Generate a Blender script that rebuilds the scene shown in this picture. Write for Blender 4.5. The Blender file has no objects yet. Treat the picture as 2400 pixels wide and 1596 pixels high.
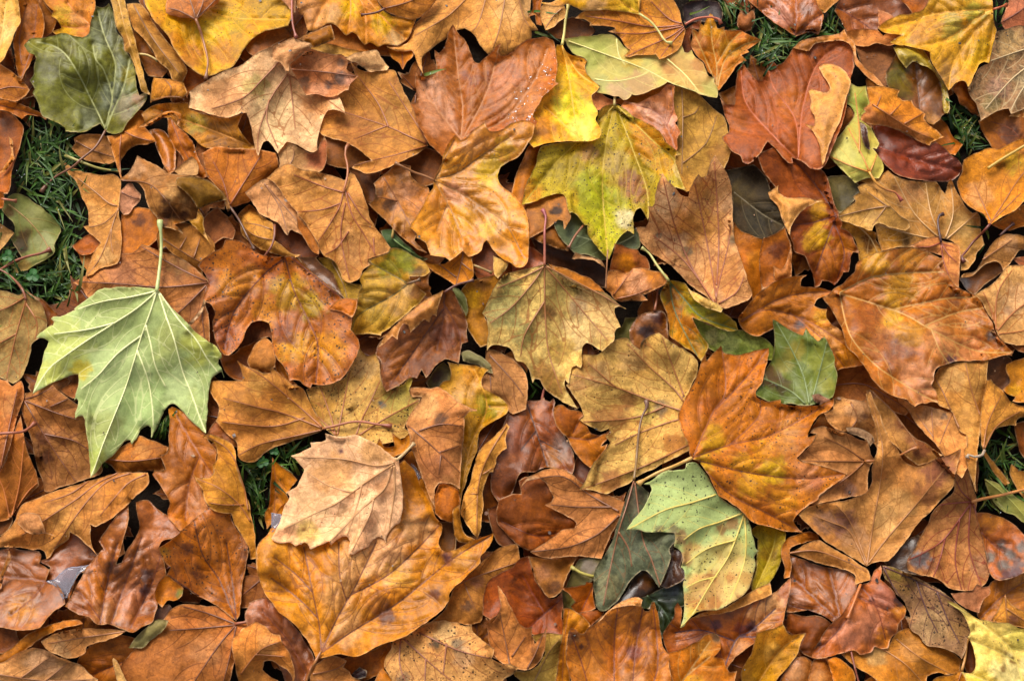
import bpy, math, random
import numpy as np
from mathutils import Vector, Matrix
from mathutils.geometry import delaunay_2d_cdt

# ------------------------------------------------------------ camera, sky, sun, exposure
scene = bpy.context.scene
COL = scene.collection
UNIT = 1.05 / 940.8                      # one tracing unit in metres (about 1.1 mm)
TILT = math.radians(20)
DIST = 1.05 / 0.72
cam_d = bpy.data.cameras.new('camera')
cam_d.lens = 50; cam_d.sensor_width = 36; cam_d.clip_start = 0.05; cam_d.clip_end = 200
cam = bpy.data.objects.new('camera', cam_d); COL.objects.link(cam)
TARGET_Z = 0.03
CAM = np.array([0.0, -DIST * math.sin(TILT), TARGET_Z + DIST * math.cos(TILT)])
cam.location = CAM; cam.rotation_euler = (TILT, 0, 0)
scene.camera = cam

SUN_EL, SUN_AZ = math.radians(46), math.radians(-25)   # azimuth from +Y towards +X
world = bpy.data.worlds.new('World'); scene.world = world; world.use_nodes = True
nt = world.node_tree; nt.nodes.clear()
sky = nt.nodes.new('ShaderNodeTexSky'); sky.sky_type = 'NISHITA'; sky.sun_disc = False
sky.sun_elevation = SUN_EL; sky.sun_rotation = SUN_AZ
sky.air_density = 1.0; sky.dust_density = 4.0; sky.ozone_density = 1.0
hs = nt.nodes.new('ShaderNodeHueSaturation'); hs.inputs['Saturation'].default_value = 0.3
bg = nt.nodes.new('ShaderNodeBackground'); bg.inputs['Strength'].default_value = 0.12
wo = nt.nodes.new('ShaderNodeOutputWorld')
nt.links.new(sky.outputs[0], hs.inputs['Color']); nt.links.new(hs.outputs[0], bg.inputs['Color'])
nt.links.new(bg.outputs[0], wo.inputs['Surface'])
sun_d = bpy.data.lights.new('sun', 'SUN'); sun_d.energy = 2.5; sun_d.angle = math.radians(32)
sun_d.color = (1.0, 0.95, 0.86)
sun = bpy.data.objects.new('sun', sun_d); COL.objects.link(sun)
sdir = Vector((math.sin(SUN_AZ) * math.cos(SUN_EL), math.cos(SUN_AZ) * math.cos(SUN_EL), math.sin(SUN_EL)))
sun.rotation_euler = sdir.to_track_quat('Z', 'Y').to_euler(); sun.location = sdir * 5
vs = scene.view_settings
vs.view_transform = 'Standard'; vs.look = 'None'; vs.gamma = 1; vs.use_curve_mapping = False
vs.exposure = 0.87
scene.cycles.max_bounces = 8; scene.cycles.diffuse_bounces = 6

rnd = random.Random(7); rng = np.random.default_rng(7)

# ------------------------------------------------------------ helpers
def lin(h):
    c = np.array([int(h[i:i + 2], 16) / 255 for i in (0, 2, 4)])
    return np.where(c <= .04045, c / 12.92, ((c + .055) / 1.055) ** 2.4)

SATS = dict(t=1.07, w=1.13, y=1.06, g=.98, d=1.05)
def vivid(h, kind='w'):
    c = lin(h); g = c @ np.array([.3, .59, .11]); c = g + (c - g) * SATS[kind]; r = max(c[0] - 2.6 * c[1], 0) if c[0] > .05 else 0; c = c + np.array([0, .13 * r, 0]); return np.clip(c, .002, 1)

def to_world(uv, z):
    """uv in tracing units, z in units above the ground -> world metres on the ground there."""
    uv = np.asarray(uv, float).reshape(-1, 2); z = np.asarray(z, float).reshape(-1) * UNIT
    dx = (uv[:, 0] - 470.4) / 940.8 * .72
    dy = -(uv[:, 1] - 312.8) / 940.8 * .72
    ct, st = math.cos(TILT), math.sin(TILT)
    wy = dy * ct + st; wz = dy * st - ct
    t = (z - CAM[2]) / wz
    return np.stack([CAM[0] + t * dx, CAM[1] + t * wy, z], 1)

LAT = rng.random((64, 64))
def vnoise(uv, wl, ox=0., oy=0.):
    p = np.asarray(uv) / wl + np.array([ox, oy]) + 1000
    i = np.floor(p).astype(int); f = p - i; f = f * f * f * (f * (f * 6 - 15) + 10)
    x0, y0 = i[:, 0] % 64, i[:, 1] % 64; x1, y1 = (x0 + 1) % 64, (y0 + 1) % 64
    a = LAT[x0, y0] * (1 - f[:, 0]) + LAT[x1, y0] * f[:, 0]
    b = LAT[x0, y1] * (1 - f[:, 0]) + LAT[x1, y1] * f[:, 0]
    return (a * (1 - f[:, 1]) + b * f[:, 1]) * 2 - 1

def pts(s):
    return np.array([float(x) for x in s.split()]).reshape(-1, 2)

def inside(p, poly):
    x, y = p[:, 0][:, None], p[:, 1][:, None]
    a, b = poly, np.roll(poly, -1, 0)
    c = ((a[:, 1] > y) != (b[:, 1] > y))
    dy = np.where(b[:, 1] == a[:, 1], 1e-9, b[:, 1] - a[:, 1])
    xi = (b[:, 0] - a[:, 0]) * (y - a[:, 1]) / dy + a[:, 0]
    return (np.sum(c & (x < xi), 1) % 2) == 1

def segdist(p, segs):
    """distance from points to the nearest of segments (M,4)"""
    if len(segs) == 0: return np.full(len(p), 99.)
    out = np.full(len(p), 1e9)
    for k in range(0, len(segs), 200):
        s = segs[k:k + 200]; a, d = s[:, :2], s[:, 2:] - s[:, :2]
        L2 = np.maximum((d * d).sum(1), 1e-9)
        t = np.clip(((p[:, None] - a) * d).sum(2) / L2, 0, 1)
        q = a + t[..., None] * d
        out = np.minimum(out, np.sqrt(((p[:, None] - q) ** 2).sum(2)).min(1))
    return out

def segs_of(line):
    return np.concatenate([line[:-1], line[1:]], 1)

def smooth_outline(P, step=2.0):
    """keep sharp tips, round the gentle corners (Catmull-Rom), resample"""
    n = len(P); pr, nx = np.roll(P, 1, 0), np.roll(P, -1, 0)
    a, b = P - pr, nx - P
    ca = (a * b).sum(1) / (np.linalg.norm(a, axis=1) * np.linalg.norm(b, axis=1) + 1e-9)
    sharp = ca < .6
    T = (nx - pr) * .5; T[sharp] = 0
    out = []
    for i in range(n):
        j = (i + 1) % n; L = np.linalg.norm(P[j] - P[i])
        if L < 1e-6: continue
        m0, m1 = T[i].copy(), T[j].copy()
        for m in (m0, m1):
            l = np.linalg.norm(m)
            if l > L: m *= L / l
        k = max(1, int(round(L / step)))
        t = (np.arange(k) / k)[:, None]
        out.append((2 * t**3 - 3 * t**2 + 1) * P[i] + (t**3 - 2 * t**2 + t) * m0 + (-2 * t**3 + 3 * t**2) * P[j] + (t**3 - t**2) * m1)
    Q = np.concatenate(out); c = Q.mean(0)
    d = np.roll(Q, -1, 0) - np.roll(Q, 1, 0); nr = np.stack([d[:, 1], -d[:, 0]], 1) / (np.linalg.norm(d, axis=1)[:, None] + 1e-9)
    return Q + nr * (.45 * vnoise(Q, 6., 2., 5.) + .3 * vnoise(Q, 2.6, 8., 1.))[:, None]

def smooth_line(P, step=3.0):
    n = len(P)
    if n < 2: return P
    out = []
    for i in range(n - 1):
        p0, p1, p2, p3 = P[max(i - 1, 0)], P[i], P[i + 1], P[min(i + 2, n - 1)]
        k = max(1, int(round(np.linalg.norm(p2 - p1) / step))); t = (np.arange(k) / k)[:, None]
        out.append(.5 * (2 * p1 + (p2 - p0) * t + (2 * p0 - 5 * p1 + 4 * p2 - p3) * t**2 + (3 * p1 - p0 - 3 * p2 + p3) * t**3))
    out.append(P[-1:]); return np.concatenate(out)

# height of the pile so far, on a grid of 2-unit cells (with a margin round the frame)
CELL, MX, MY = 2.0, 60, 60
GX, GY = int(940.8 / CELL) + 2 * MX, int(626 / CELL) + 2 * MY
H = np.full((GX, GY), 9.0);   # the first leaves rest on the grass
TOP = np.full((GX, GY), -1)
def gidx(uv):
    return np.clip((uv[:, 0] / CELL).astype(int) + MX, 0, GX - 1), np.clip((uv[:, 1] / CELL).astype(int) + MY, 0, GY - 1)
def bil(G, uv, o=(0, 0)):
    x = np.clip(uv[:, 0] / CELL + MX - .5 - o[0], 0, G.shape[0] - 1.001); y = np.clip(uv[:, 1] / CELL + MY - .5 - o[1], 0, G.shape[1] - 1.001)
    i, j = x.astype(int), y.astype(int); fx, fy = x - i, y - j
    return (G[i, j] * (1 - fx) + G[i + 1, j] * fx) * (1 - fy) + (G[i, j + 1] * (1 - fx) + G[i + 1, j + 1] * fx) * fy
def dil(A):
    B = np.pad(A, 1, mode='edge')
    return np.max([B[i:i + A.shape[0], j:j + A.shape[1]] for i in range(3) for j in range(3)], axis=0)
def box(A, r):
    for ax in (0, 1):
        B = np.pad(A, [(r + 1, r) if k == ax else (0, 0) for k in (0, 1)], mode='edge')
        c = np.cumsum(B, ax); n = A.shape[ax]
        A = (np.take(c, range(2 * r + 1, 2 * r + 1 + n), ax) - np.take(c, range(0, n), ax)) / (2 * r + 1)
    return A

# ------------------------------------------------------------ materials
def nodes_of(name):
    m = bpy.data.materials.new(name); m.use_nodes = True; t = m.node_tree; t.nodes.clear()
    def N(k, **kw):
        n = t.nodes.new(k)
        for a, v in kw.items():
            if a in n.inputs: n.inputs[a].default_value = v
            else: setattr(n, a, v)
        return n
    return m, t, N
def leaf_material():
    m, t, N = nodes_of('leaf_surface'); K = t.links.new
    def math_(op, a, b=None, c=None):
        n = N('ShaderNodeMath', operation=op)
        for i, v in enumerate((a, b, c)):
            if v is None: continue
            if isinstance(v, (int, float)): n.inputs[i].default_value = v
            else: K(v, n.inputs[i])
        return n.outputs[0]
    def mix(f, a, b, mode='MIX'):
        n = N('ShaderNodeMix', data_type='RGBA', blend_type=mode); n.clamp_result = False
        for k, v in ((0, f), (6, a), (7, b)):
            if isinstance(v, (int, float)): n.inputs[k].default_value = v
            elif isinstance(v, tuple): n.inputs[k].default_value = v
            else: K(v, n.inputs[k])
        return n.outputs[2]
    def ramp(x, lo, hi, a=0., b=1.):
        n = N('ShaderNodeMapRange', interpolation_type='SMOOTHSTEP')
        K(x, n.inputs[0])
        for i, v in zip((1, 2, 3, 4), (lo, hi, a, b)): n.inputs[i].default_value = v
        return n.outputs[0]
    pig = N('ShaderNodeAttribute', attribute_name='pigment'); vc = N('ShaderNodeAttribute', attribute_name='vein_tint')
    dat = N('ShaderNodeAttribute', attribute_name='leaf_data'); sep = N('ShaderNodeSeparateColor'); K(dat.outputs['Color'], sep.inputs[0])
    tx = N('ShaderNodeAttribute', attribute_name='leaf_traits'); sp2 = N('ShaderNodeSeparateColor'); K(tx.outputs['Color'], sp2.inputs[0])
    vm, vd, ed = sep.outputs[0], sep.outputs[1], sep.outputs[2]
    rough, speck, mott = sp2.outputs[0], sp2.outputs[1], sp2.outputs[2]
    retic = tx.outputs['Alpha']
    geo = N('ShaderNodeNewGeometry'); pos = geo.outputs['Position']
    def noise(sc, det=4, dist=0., rg=.55):
        n = N('ShaderNodeTexNoise', Scale=sc, Detail=det, Roughness=rg, Distortion=dist); K(pos, n.inputs['Vector']); return n.outputs[0]
    n_lo, n_mid, n_hi = noise(28, 5, .6), noise(130, 5, .4, .6), noise(520, 6, .3, .75)
    # warped position so that the net of small veins is irregular
    nw = N('ShaderNodeTexNoise', Scale=70, Detail=2); K(pos, nw.inputs['Vector'])
    wv = N('ShaderNodeVectorMath', operation='MULTIPLY_ADD'); K(nw.outputs['Color'], wv.inputs[0]); wv.inputs[1].default_value = (.012,) * 3; K(pos, wv.inputs[2])
    vo = N('ShaderNodeTexVoronoi', feature='DISTANCE_TO_EDGE', Scale=120); K(wv.outputs[0], vo.inputs['Vector'])
    net = ramp(vo.outputs['Distance'], .015, .085, 1., 0.)
    vo2 = N('ShaderNodeTexVoronoi', feature='DISTANCE_TO_EDGE', Scale=330); K(wv.outputs[0], vo2.inputs['Vector'])
    net2 = ramp(vo2.outputs['Distance'], .02, .12, 1., 0.)
    nw2 = N('ShaderNodeTexNoise', Scale=500, Detail=2); K(pos, nw2.inputs['Vector'])
    wv2 = N('ShaderNodeVectorMath', operation='MULTIPLY_ADD'); K(nw2.outputs['Color'], wv2.inputs[0]); wv2.inputs[1].default_value = (.0035,) * 3; K(pos, wv2.inputs[2])
    vs_ = N('ShaderNodeTexVoronoi', Scale=340); K(wv2.outputs[0], vs_.inputs['Vector'])
    sc_ = N('ShaderNodeSeparateColor'); K(vs_.outputs['Color'], sc_.inputs[0])
    rad = math_('MULTIPLY', ramp(sc_.outputs[0], .45, 1., 0., .42), math_('MULTIPLY_ADD', speck, .95, .1))
    dots = math_('MULTIPLY', math_('LESS_THAN', vs_.outputs['Distance'], rad), math_('GREATER_THAN', n_lo, .46))
    vs3 = N('ShaderNodeTexVoronoi', Scale=480); K(pos, vs3.inputs['Vector'])
    sc3 = N('ShaderNodeSeparateColor'); K(vs3.outputs['Color'], sc3.inputs[0])
    rad3 = math_('MULTIPLY', ramp(sc3.outputs[0], .3, 1., 0., .45), speck)
    dots3 = math_('MULTIPLY', math_('LESS_THAN', vs3.outputs['Distance'], rad3), math_('GREATER_THAN', n_mid, .5))
    col = pig.outputs['Color']; base_col = col; var = pig.outputs['Alpha']
    # pigment variation
    col = mix(1., col, mix(ramp(n_lo, .34, .66), (.8, .77, .74, 1), (1.16, 1.15, 1.13, 1)), 'MULTIPLY')
    col = mix(1., col, mix(ramp(n_mid, .37, .63), (.78, .76, .73, 1), (1.15, 1.14, 1.12, 1)), 'MULTIPLY')
    col = mix(1., col, mix(ramp(n_hi, .36, .64), (.85, .84, .82, 1), (1.13, 1.13, 1.12, 1)), 'MULTIPLY')
    mt = math_('MULTIPLY', mott, ramp(noise(95, 6, 1.2, .7), .47, .6))
    col = mix(mt, col, mix(1., col, (.52, .54, .58, 1), 'MULTIPLY'))
    # brown bruising
    br = math_('MULTIPLY', ramp(noise(45, 6, 1.5, .65), .58, .72), .26)
    col = mix(br, col, mix(1., col, (.55, .45, .38, 1), 'MULTIPLY'))
    col = mix(var, base_col, col)
    # veins
    vcol = vc.outputs['Color']
    col = mix(math_('MULTIPLY', net2, math_('MULTIPLY', retic, .12)), col, vcol)
    col = mix(math_('MULTIPLY', net, math_('MULTIPLY', retic, .42)), col, vcol)
    ndv = math_('ADD', vd, math_('MULTIPLY', math_('SUBTRACT', n_mid, .5), .5))
    side = ramp(ndv, .1, .7, 1., 0.)
    col = mix(math_('MULTIPLY', side, math_('MULTIPLY_ADD', retic, .75, .3)), col, vcol)
    col = mix(math_('MULTIPLY', ramp(vm, .2, 1.15, 1., 0.), .75), col, vcol)
    # specks, dry rim
    col = mix(math_('MULTIPLY', dots, .85), col, (.018, .010, .007, 1))
    col = mix(math_('MULTIPLY', dots3, .6), col, (.03, .014, .008, 1))
    rim = math_('MULTIPLY', ramp(ed, .2, 1.3, 1., 0.), math_('MULTIPLY', ramp(n_mid, .35, .65), .7))
    col = mix(rim, col, mix(.6, col, (.55, .38, .21, 1)))
    # relief
    hgt = math_('ADD', math_('MULTIPLY', n_mid, .5), math_('MULTIPLY', n_hi, .4))
    hgt = math_('ADD', hgt, math_('MULTIPLY', net, math_('MULTIPLY', retic, .22)))
    hgt = math_('ADD', hgt, math_('MULTIPLY', side, .18))
    bump = N('ShaderNodeBump', Strength=.7, Distance=.0014); K(hgt, bump.inputs['Height'])
    bs = N('ShaderNodeBsdfPrincipled'); K(col, bs.inputs['Base Color']); K(bump.outputs[0], bs.inputs['Normal'])
    rr = math_('ADD', rough, math_('MULTIPLY', math_('SUBTRACT', n_mid, .5), .35)); K(math_('ADD', math_('MULTIPLY', rr, .7), .24), bs.inputs['Roughness'])
    K(ramp(rough, .14, .5, .5, .13), bs.inputs['Specular IOR Level'])
    wet = ramp(rough, .05, .25, .2, 0.); K(wet, bs.inputs['Coat Weight']); bs.inputs['Coat Roughness'].default_value = .2
    tr = N('ShaderNodeBsdfTranslucent'); K(mix(1., col, (1.1, .9, .6, 1), 'MULTIPLY'), tr.inputs['Color']); K(bump.outputs[0], tr.inputs['Normal'])
    mx = N('ShaderNodeMixShader'); mx.inputs[0].default_value = .22
    K(bs.outputs[0], mx.inputs[1]); K(tr.outputs[0], mx.inputs[2])
    o = N('ShaderNodeOutputMaterial'); K(mx.outputs[0], o.inputs['Surface'])
    return m
LEAF = leaf_material()
def stem_material():
    m, t, N = nodes_of('stem_bark'); K = t.links.new
    a = N('ShaderNodeAttribute', attribute_name='pigment'); g = N('ShaderNodeNewGeometry')
    n = N('ShaderNodeTexNoise', Scale=160, Detail=5); K(g.outputs['Position'], n.inputs['Vector'])
    r = N('ShaderNodeMapRange'); K(n.outputs[0], r.inputs[0]); r.inputs[3].default_value = .6; r.inputs[4].default_value = 1.35
    h = N('ShaderNodeVectorMath', operation='SCALE'); K(a.outputs['Color'], h.inputs[0]); K(r.outputs[0], h.inputs['Scale'])
    b = N('ShaderNodeBump', Strength=.4, Distance=.001); K(n.outputs[0], b.inputs['Height'])
    s = N('ShaderNodeBsdfPrincipled', Roughness=.45); K(h.outputs[0], s.inputs['Base Color']); K(b.outputs[0], s.inputs['Normal'])
    o = N('ShaderNodeOutputMaterial'); K(s.outputs[0], o.inputs[0]); return m
STEM = stem_material()
def water_material(name, clear, tint):
    m, t, N = nodes_of(name); K = t.links.new
    s = N('ShaderNodeBsdfPrincipled', Roughness=.02, IOR=1.33); s.inputs['Transmission Weight'].default_value = clear
    s.inputs['Base Color'].default_value = tint
    o = N('ShaderNodeOutputMaterial'); K(s.outputs[0], o.inputs[0]); return m
WATER = water_material('rain_water', .78, (.42, .4, .46, 1)); DROP = water_material('rain_drop', 1., (.97, .97, .98, 1))  # lilac-grey puddle tint puts the sky's reflection into the water colour
def soil_material():
    m, t, N = nodes_of('damp_soil'); K = t.links.new
    g = N('ShaderNodeNewGeometry'); n = N('ShaderNodeTexNoise', Scale=60, Detail=8, Roughness=.7); K(g.outputs['Position'], n.inputs['Vector'])
    r = N('ShaderNodeValToRGB'); K(n.outputs[0], r.inputs[0])
    r.color_ramp.elements[0].position = .3; r.color_ramp.elements[0].color = (.004, .003, .002, 1)
    r.color_ramp.elements[1].position = .7; r.color_ramp.elements[1].color = (.016, .010, .006, 1)
    b = N('ShaderNodeBump', Strength=.9, Distance=.01); K(n.outputs[0], b.inputs['Height'])
    s = N('ShaderNodeBsdfPrincipled', Roughness=.9); s.inputs['Specular IOR Level'].default_value = .1; K(r.outputs[0], s.inputs['Base Color']); K(b.outputs[0], s.inputs['Normal'])
    o = N('ShaderNodeOutputMaterial'); K(s.outputs[0], o.inputs[0]); return m
def grass_material():
    m, t, N = nodes_of('grass_blade'); K = t.links.new
    a = N('ShaderNodeAttribute', attribute_name='pigment'); g = N('ShaderNodeNewGeometry')
    n = N('ShaderNodeTexNoise', Scale=90, Detail=3); K(g.outputs['Position'], n.inputs['Vector'])
    r = N('ShaderNodeMapRange'); K(n.outputs[0], r.inputs[0]); r.inputs[3].default_value = .6; r.inputs[4].default_value = 1.4
    h = N('ShaderNodeVectorMath', operation='SCALE'); K(a.outputs['Color'], h.inputs[0]); K(r.outputs[0], h.inputs['Scale'])
    s = N('ShaderNodeBsdfPrincipled', Roughness=.45); s.inputs['Specular IOR Level'].default_value = .22; K(h.outputs[0], s.inputs['Base Color'])
    tr = N('ShaderNodeBsdfTranslucent'); K(h.outputs[0], tr.inputs['Color'])
    x = N('ShaderNodeMixShader'); x.inputs[0].default_value = .25; K(s.outputs[0], x.inputs[1]); K(tr.outputs[0], x.inputs[2])
    o = N('ShaderNodeOutputMaterial'); K(x.outputs[0], o.inputs[0]); return m
GRASS = grass_material()

# ------------------------------------------------------------ scene objects
GROUP = 'fallen plane tree leaves'
def tag(o, label, cat, group=None, kind=None):
    if label: o['label'] = label
    if cat: o['category'] = cat
    if group: o['group'] = group
    if kind: o['kind'] = kind
def mesh_obj(name, co, faces, mat, origin=None, parent=None, attrs=None, smooth=True):
    org = np.zeros(3) if origin is None else np.asarray(origin)
    me = bpy.data.meshes.new(name)
    me.from_pydata((co - org).tolist(), [], [list(map(int, f)) for f in faces])
    for k, v in (attrs or {}).items():
        at = me.attributes.new(k, 'FLOAT_COLOR', 'POINT'); at.data.foreach_set('color', np.ascontiguousarray(v, dtype=np.float32).ravel())
    me.materials.append(mat)
    if smooth: me.polygons.foreach_set('use_smooth', np.ones(len(me.polygons), dtype=bool))
    me.update()
    o = bpy.data.objects.new(name, me); COL.objects.link(o)
    if parent is not None: o.parent = parent
    elif origin is not None: o.location = org
    return o
def rgba(c, n, a=1.):
    out = np.ones((n, 4)); out[:, :3] = c; out[:, 3] = a; return out

def tube(path, rad, sides=7, flat=1.):
    """path (N,3) metres, rad (N,) metres -> verts, faces, ring index"""
    n = len(path); T = np.gradient(path, axis=0); T /= np.linalg.norm(T, axis=1)[:, None] + 1e-12
    up = np.array([0, 0, 1.]); S = np.cross(T, up); S /= np.linalg.norm(S, axis=1)[:, None] + 1e-9; U = np.cross(S, T)
    ang = np.arange(sides) * 2 * math.pi / sides
    V = path[:, None] + rad[:, None, None] * (np.cos(ang)[None, :, None] * S[:, None] + flat * np.sin(ang)[None, :, None] * U[:, None])
    F = [(i * sides + k, i * sides + (k + 1) % sides, (i + 1) * sides + (k + 1) % sides, (i + 1) * sides + k) for i in range(n - 1) for k in range(sides)]
    F.append(tuple(range(sides))[::-1]); F.append(tuple((n - 1) * sides + k for k in range(sides)))
    return V.reshape(-1, 3), F, np.repeat(np.arange(n), sides)

TILE = {r + str(c + 1): np.array([235.2 * c, y]) for c in range(4) for r, y in zip('ABCD', (0., 156.8, 313.6, 468.8))}
SPECS = []
def L(tile, lvl, label, kind, col, out, v='', p='', b='', h='', f=(), c=None, a=1., vc=None, pc=None, pe=None, pr=1.5, ro=None, sp=None, mt=0., rt=None):
    SPECS.append(dict(t='leaf', o=TILE[tile], lvl=lvl, label=label.strip(), kind=kind, col=col, out=out, v=v, p=p, b=b, h=h, f=f, c=c, a=a, vc=vc, pc=pc, pe=pe, pr=pr, ro=ro, sp=sp, mt=mt, rt=rt))
def S(tile, lvl, label, path, col, r, re=None):
    SPECS.append(dict(t='stalk', o=TILE[tile], lvl=lvl, label=label, p=path, pc=col, pr=r, pe=re))
def W(tile, lvl, label, out):
    SPECS.append(dict(t='water', o=TILE[tile], lvl=lvl, label=label, out=out))
# Each call: tile, level, label, kind, colour, outline; then veins v, petiole p, blots b (stains, on some leaves painted sheen), bumps h, folded lobes f, dome c, crumple a
# ---- row A
L('A1',7,'pale yellow leaf cut off by the top left corner','y','d0a052','0 -6 16 -4 18 10 19 20 15 28 12 36 7 47 1 57 -8 62 -15 30 -10 -4',v='-4 60 2 30 6 0',b='4 30 8 dcb878')
L('A1',4,'brown leaf tucked right of the pale yellow corner leaf','w','98561f','15 -6 32 -4 38 8 41 20 40 32 33 45 28 58 20 73 16 68 14 55 12 40 14 30 18 18',v='20 72 30 40 34 5/20 60 18 35 24 6')
L('A1',3,'dark brown leaf behind the yellow blotched top left leaf','w','7e4a20','36 -4 48 12 52 18 50 26 44 33 36 36 26 34 28 10')
L('A1',5,'orange leaf with yellow blotches touching the olive leaf tip','y','b6712c','36 -10 60 -14 84 -4 88 6 83 20 82 32 78 36 70 34 60 33 52 32 48 29 56 26 52 18 47 15 49 10 42 4',v='84 24 66 8 56 -8/84 24 72 26 54 24',b='60 22 9 c4951a/56 12 6 c9a040/72 18 6 bf8448')  # yellow blotches are leaf colour; the pinkish blot is a painted highlight
L('A1',8,'olive green leaf with silvery sheen and long brown stalk','d','60611c','97 120 92 114 86 117 80 121 72 122 60 121 59 117 50 112 44 109 39 107 36 100 34 93 30 86 32 82 27 74 31 68 31 60 33 54 32 50 26 48 22 42 27 36 31 35 40 35 50 33 58 31 66 33 73 34 78 34 82 30 83 24 85 16 87 10 88 5 94 7 100 3 103 9 105 16 106 22 108 30 113 36 115 46 119 52 123 60 125 72 126 82 128 88 134 85 135 90 131 97 125 104 118 112 112 121 105 123 100 122',v='97 119 90 104 83 90 72 68 60 50 48 42 34 39/98 118 105 100 112 84 117 66 119 54/97 118 100 104 103 88 95 64 88 55 85 40/103 88 106 60 97 36 92 20 90 9',p='97 120 88 135 75 146 66 154 52 162 42 171 38 177',b='104 90 12 6e7358/95 30 12 6c7050/110 60 9 686c50/82 108 8 6c6f4c/50 60 12 57551c/115 100 9 7f7458/70 76 14 6b6c26/128 92 5 8c6a4a/40 40 10 787420/32 90 10 706e20/62 112 9 767422/60 80 12 6c6c24/118 70 6 7c7228/100 60 6 7a7a30',vc='a3a266',pc='6a4027',ro=.32,c=2)  # greyish blots paint the blue-grey sheen into the leaf colour
L('A1',8.5,'khaki rolled leaf strip leaning along the olive leaf','y','ad8238','100 -4 114 -3 117 10 120 22 125 40 130 60 134 78 138 87 134 86 130 84 126 70 123 60 119 50 114 46 113 36 108 28 105 18 104 8',v='108 -3 116 30 128 66',c=7,b='112 40 6 a06c30')
L('A1',6,'tan ribbed leaf between khaki strip and golden leaf','t','a3753c','116 4 123 3 131 5 137 14 144 26 152 36 160 45 168 56 172 66 168 76 158 74 155 65 146 57 139 45 132 36 122 26 118 14',v='123 5 140 35 165 68',c=6)
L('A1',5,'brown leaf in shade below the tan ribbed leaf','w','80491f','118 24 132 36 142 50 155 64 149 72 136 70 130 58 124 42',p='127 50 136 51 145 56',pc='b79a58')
L('A1',6.5,'large golden yellow leaf speckled brown under a long stalk','y','bd8c1e','130 -8 135 8 142 20 150 28 156 36 160 46 168 56 175 63 183 68 188 70 194 70 203 66 211 63 217 57 222 48 228 40 240 30 252 27 265 24 268 15 272 5 270 -8 240 -16 180 -16 150 -14',v='160 -10 180 22 192 66/160 -10 205 15 264 18',b='175 50 9 a8682a/205 50 10 b57a30/190 25 10 d0aa3a/215 20 10 b8941a/160 38 7 c07a1e/250 10 12 a8801c/145 18 6 b97a24',sp=.6)
L('A1',8,'reddish brown leaf at top whose stalk hangs over gold','t','a2643a','156 -6 152 6 152 12 156 14 165 16 175 17 180 20 183 16 190 10 200 3 206 -8 180 -14',v='180 18 176 4 170 -10/180 18 186 4 188 -10/180 18 164 10 155 8/180 18 192 6 202 -4',p='180 18 184 28 188 42 191 56 190 66 189 73',pc='8a5a3a',vc='86583c')
L('A1',6,'brown leaf edge poking from under the golden speckled leaf','w','8c502a','224 30 235 27 262 26 268 34 255 40 246 45 238 48 233 52 226 46 225 38')
L('A1',6,'brown leaf at left edge above the orange strip','t','a2602a','-8 58 0 59 8 64 16 70 24 78 27 83 24 87 18 92 12 94 0 91 -8 90',v='-6 84 10 80 24 82')
L('A1',7,'thin orange leaf strip reaching over grass at left','w','ad5c1e','-6 91 8 92 20 96 32 101 40 105 43 108 42 110 36 107 25 106 20 110 10 104 0 101 -6 102',v='-4 96 20 102 41 108')
L('A1',5.5,'dark orange leaf with rolled pale edge at left border','w','92491a','-6 100 0 101 10 104 17 110 22 117 20 128 16 142 13 150 10 162 10 170 7 178 2 178 -6 176',f=[('folded_lobe','b9783a','7 125 11 128 12 140 13 146 9 152 4 158 -2 160 6 150 10 142 9 132')],b='6 112 6 5a2c14')
L('A1',4,'crinkled tan leaf lying in grass beneath the olive stalk','t','966638','68 127 75 124 85 123 95 124 102 128 105 138 107 148 100 151 90 150 78 147 68 140 65 136 69 132',v='70 130 85 138 106 145',a=1.6)
L('A1',6.5,'orange tan leaf right below the olive leaf base','t','ae6a30','98 125 108 124 112 120 118 110 125 102 132 102 136 110 133 117 138 122 143 130 136 133 125 134 118 138 112 146 111 157 112 166 106 150 103 138',v='112 118 110 140 111 160/112 120 125 126 140 130',c=5)
L('A1',6.4,'small square tan leaf piece between olive and pinkish leaves','t','a8702f','141 71 150 72 160 74 169 76 172 86 168 91 155 90 145 91 138 95 139 82',v='140 93 155 89 172 90/150 72 157 80 156 89',c=2)
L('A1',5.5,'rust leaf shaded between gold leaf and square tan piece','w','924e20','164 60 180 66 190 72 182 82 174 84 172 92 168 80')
L('A1',6.7,'yellow orange leaf with curled upper edge and brown foot','y','b07524','130 105 138 98 150 95 173 94 175 101 190 106 208 108 224 104 218 116 228 130 238 137 220 138 196 137 185 134 176 125 166 118 160 112 150 108 138 114 126 118 133 112 131 108',b='205 130 14 84521f/180 112 8 8f7a30/150 102 6 b5601e',f=[('curled_edge','b06a24','126 118 138 111 150 103 160 102 166 105 166 110 163 115 163 108 158 105 150 108 138 115')],v='230 134 190 118 140 100')
L('A1',6.3,'glossy rust sliver standing beside an arched hollow','w','a05a2a','136 120 142 118 150 120 155 125 160 132 162 145 160 157 155 161 150 150 145 140 142 130',c=4,ro=.22)
L('A1',6.9,'upright orange leaf fold pointing toward the yellow orange leaf','w','a65c1c','154 109 157 108 163 116 170 122 178 132 182 145 192 162 180 167 172 157 168 145 160 135 155 125 154 116',v='157 110 168 136 184 162',c=6)
L('A1',7,'small pale tan leaf chip above the black rotted leaf','t','b08658','160 157 168 150 176 144 182 150 182 160 170 166')
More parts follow.
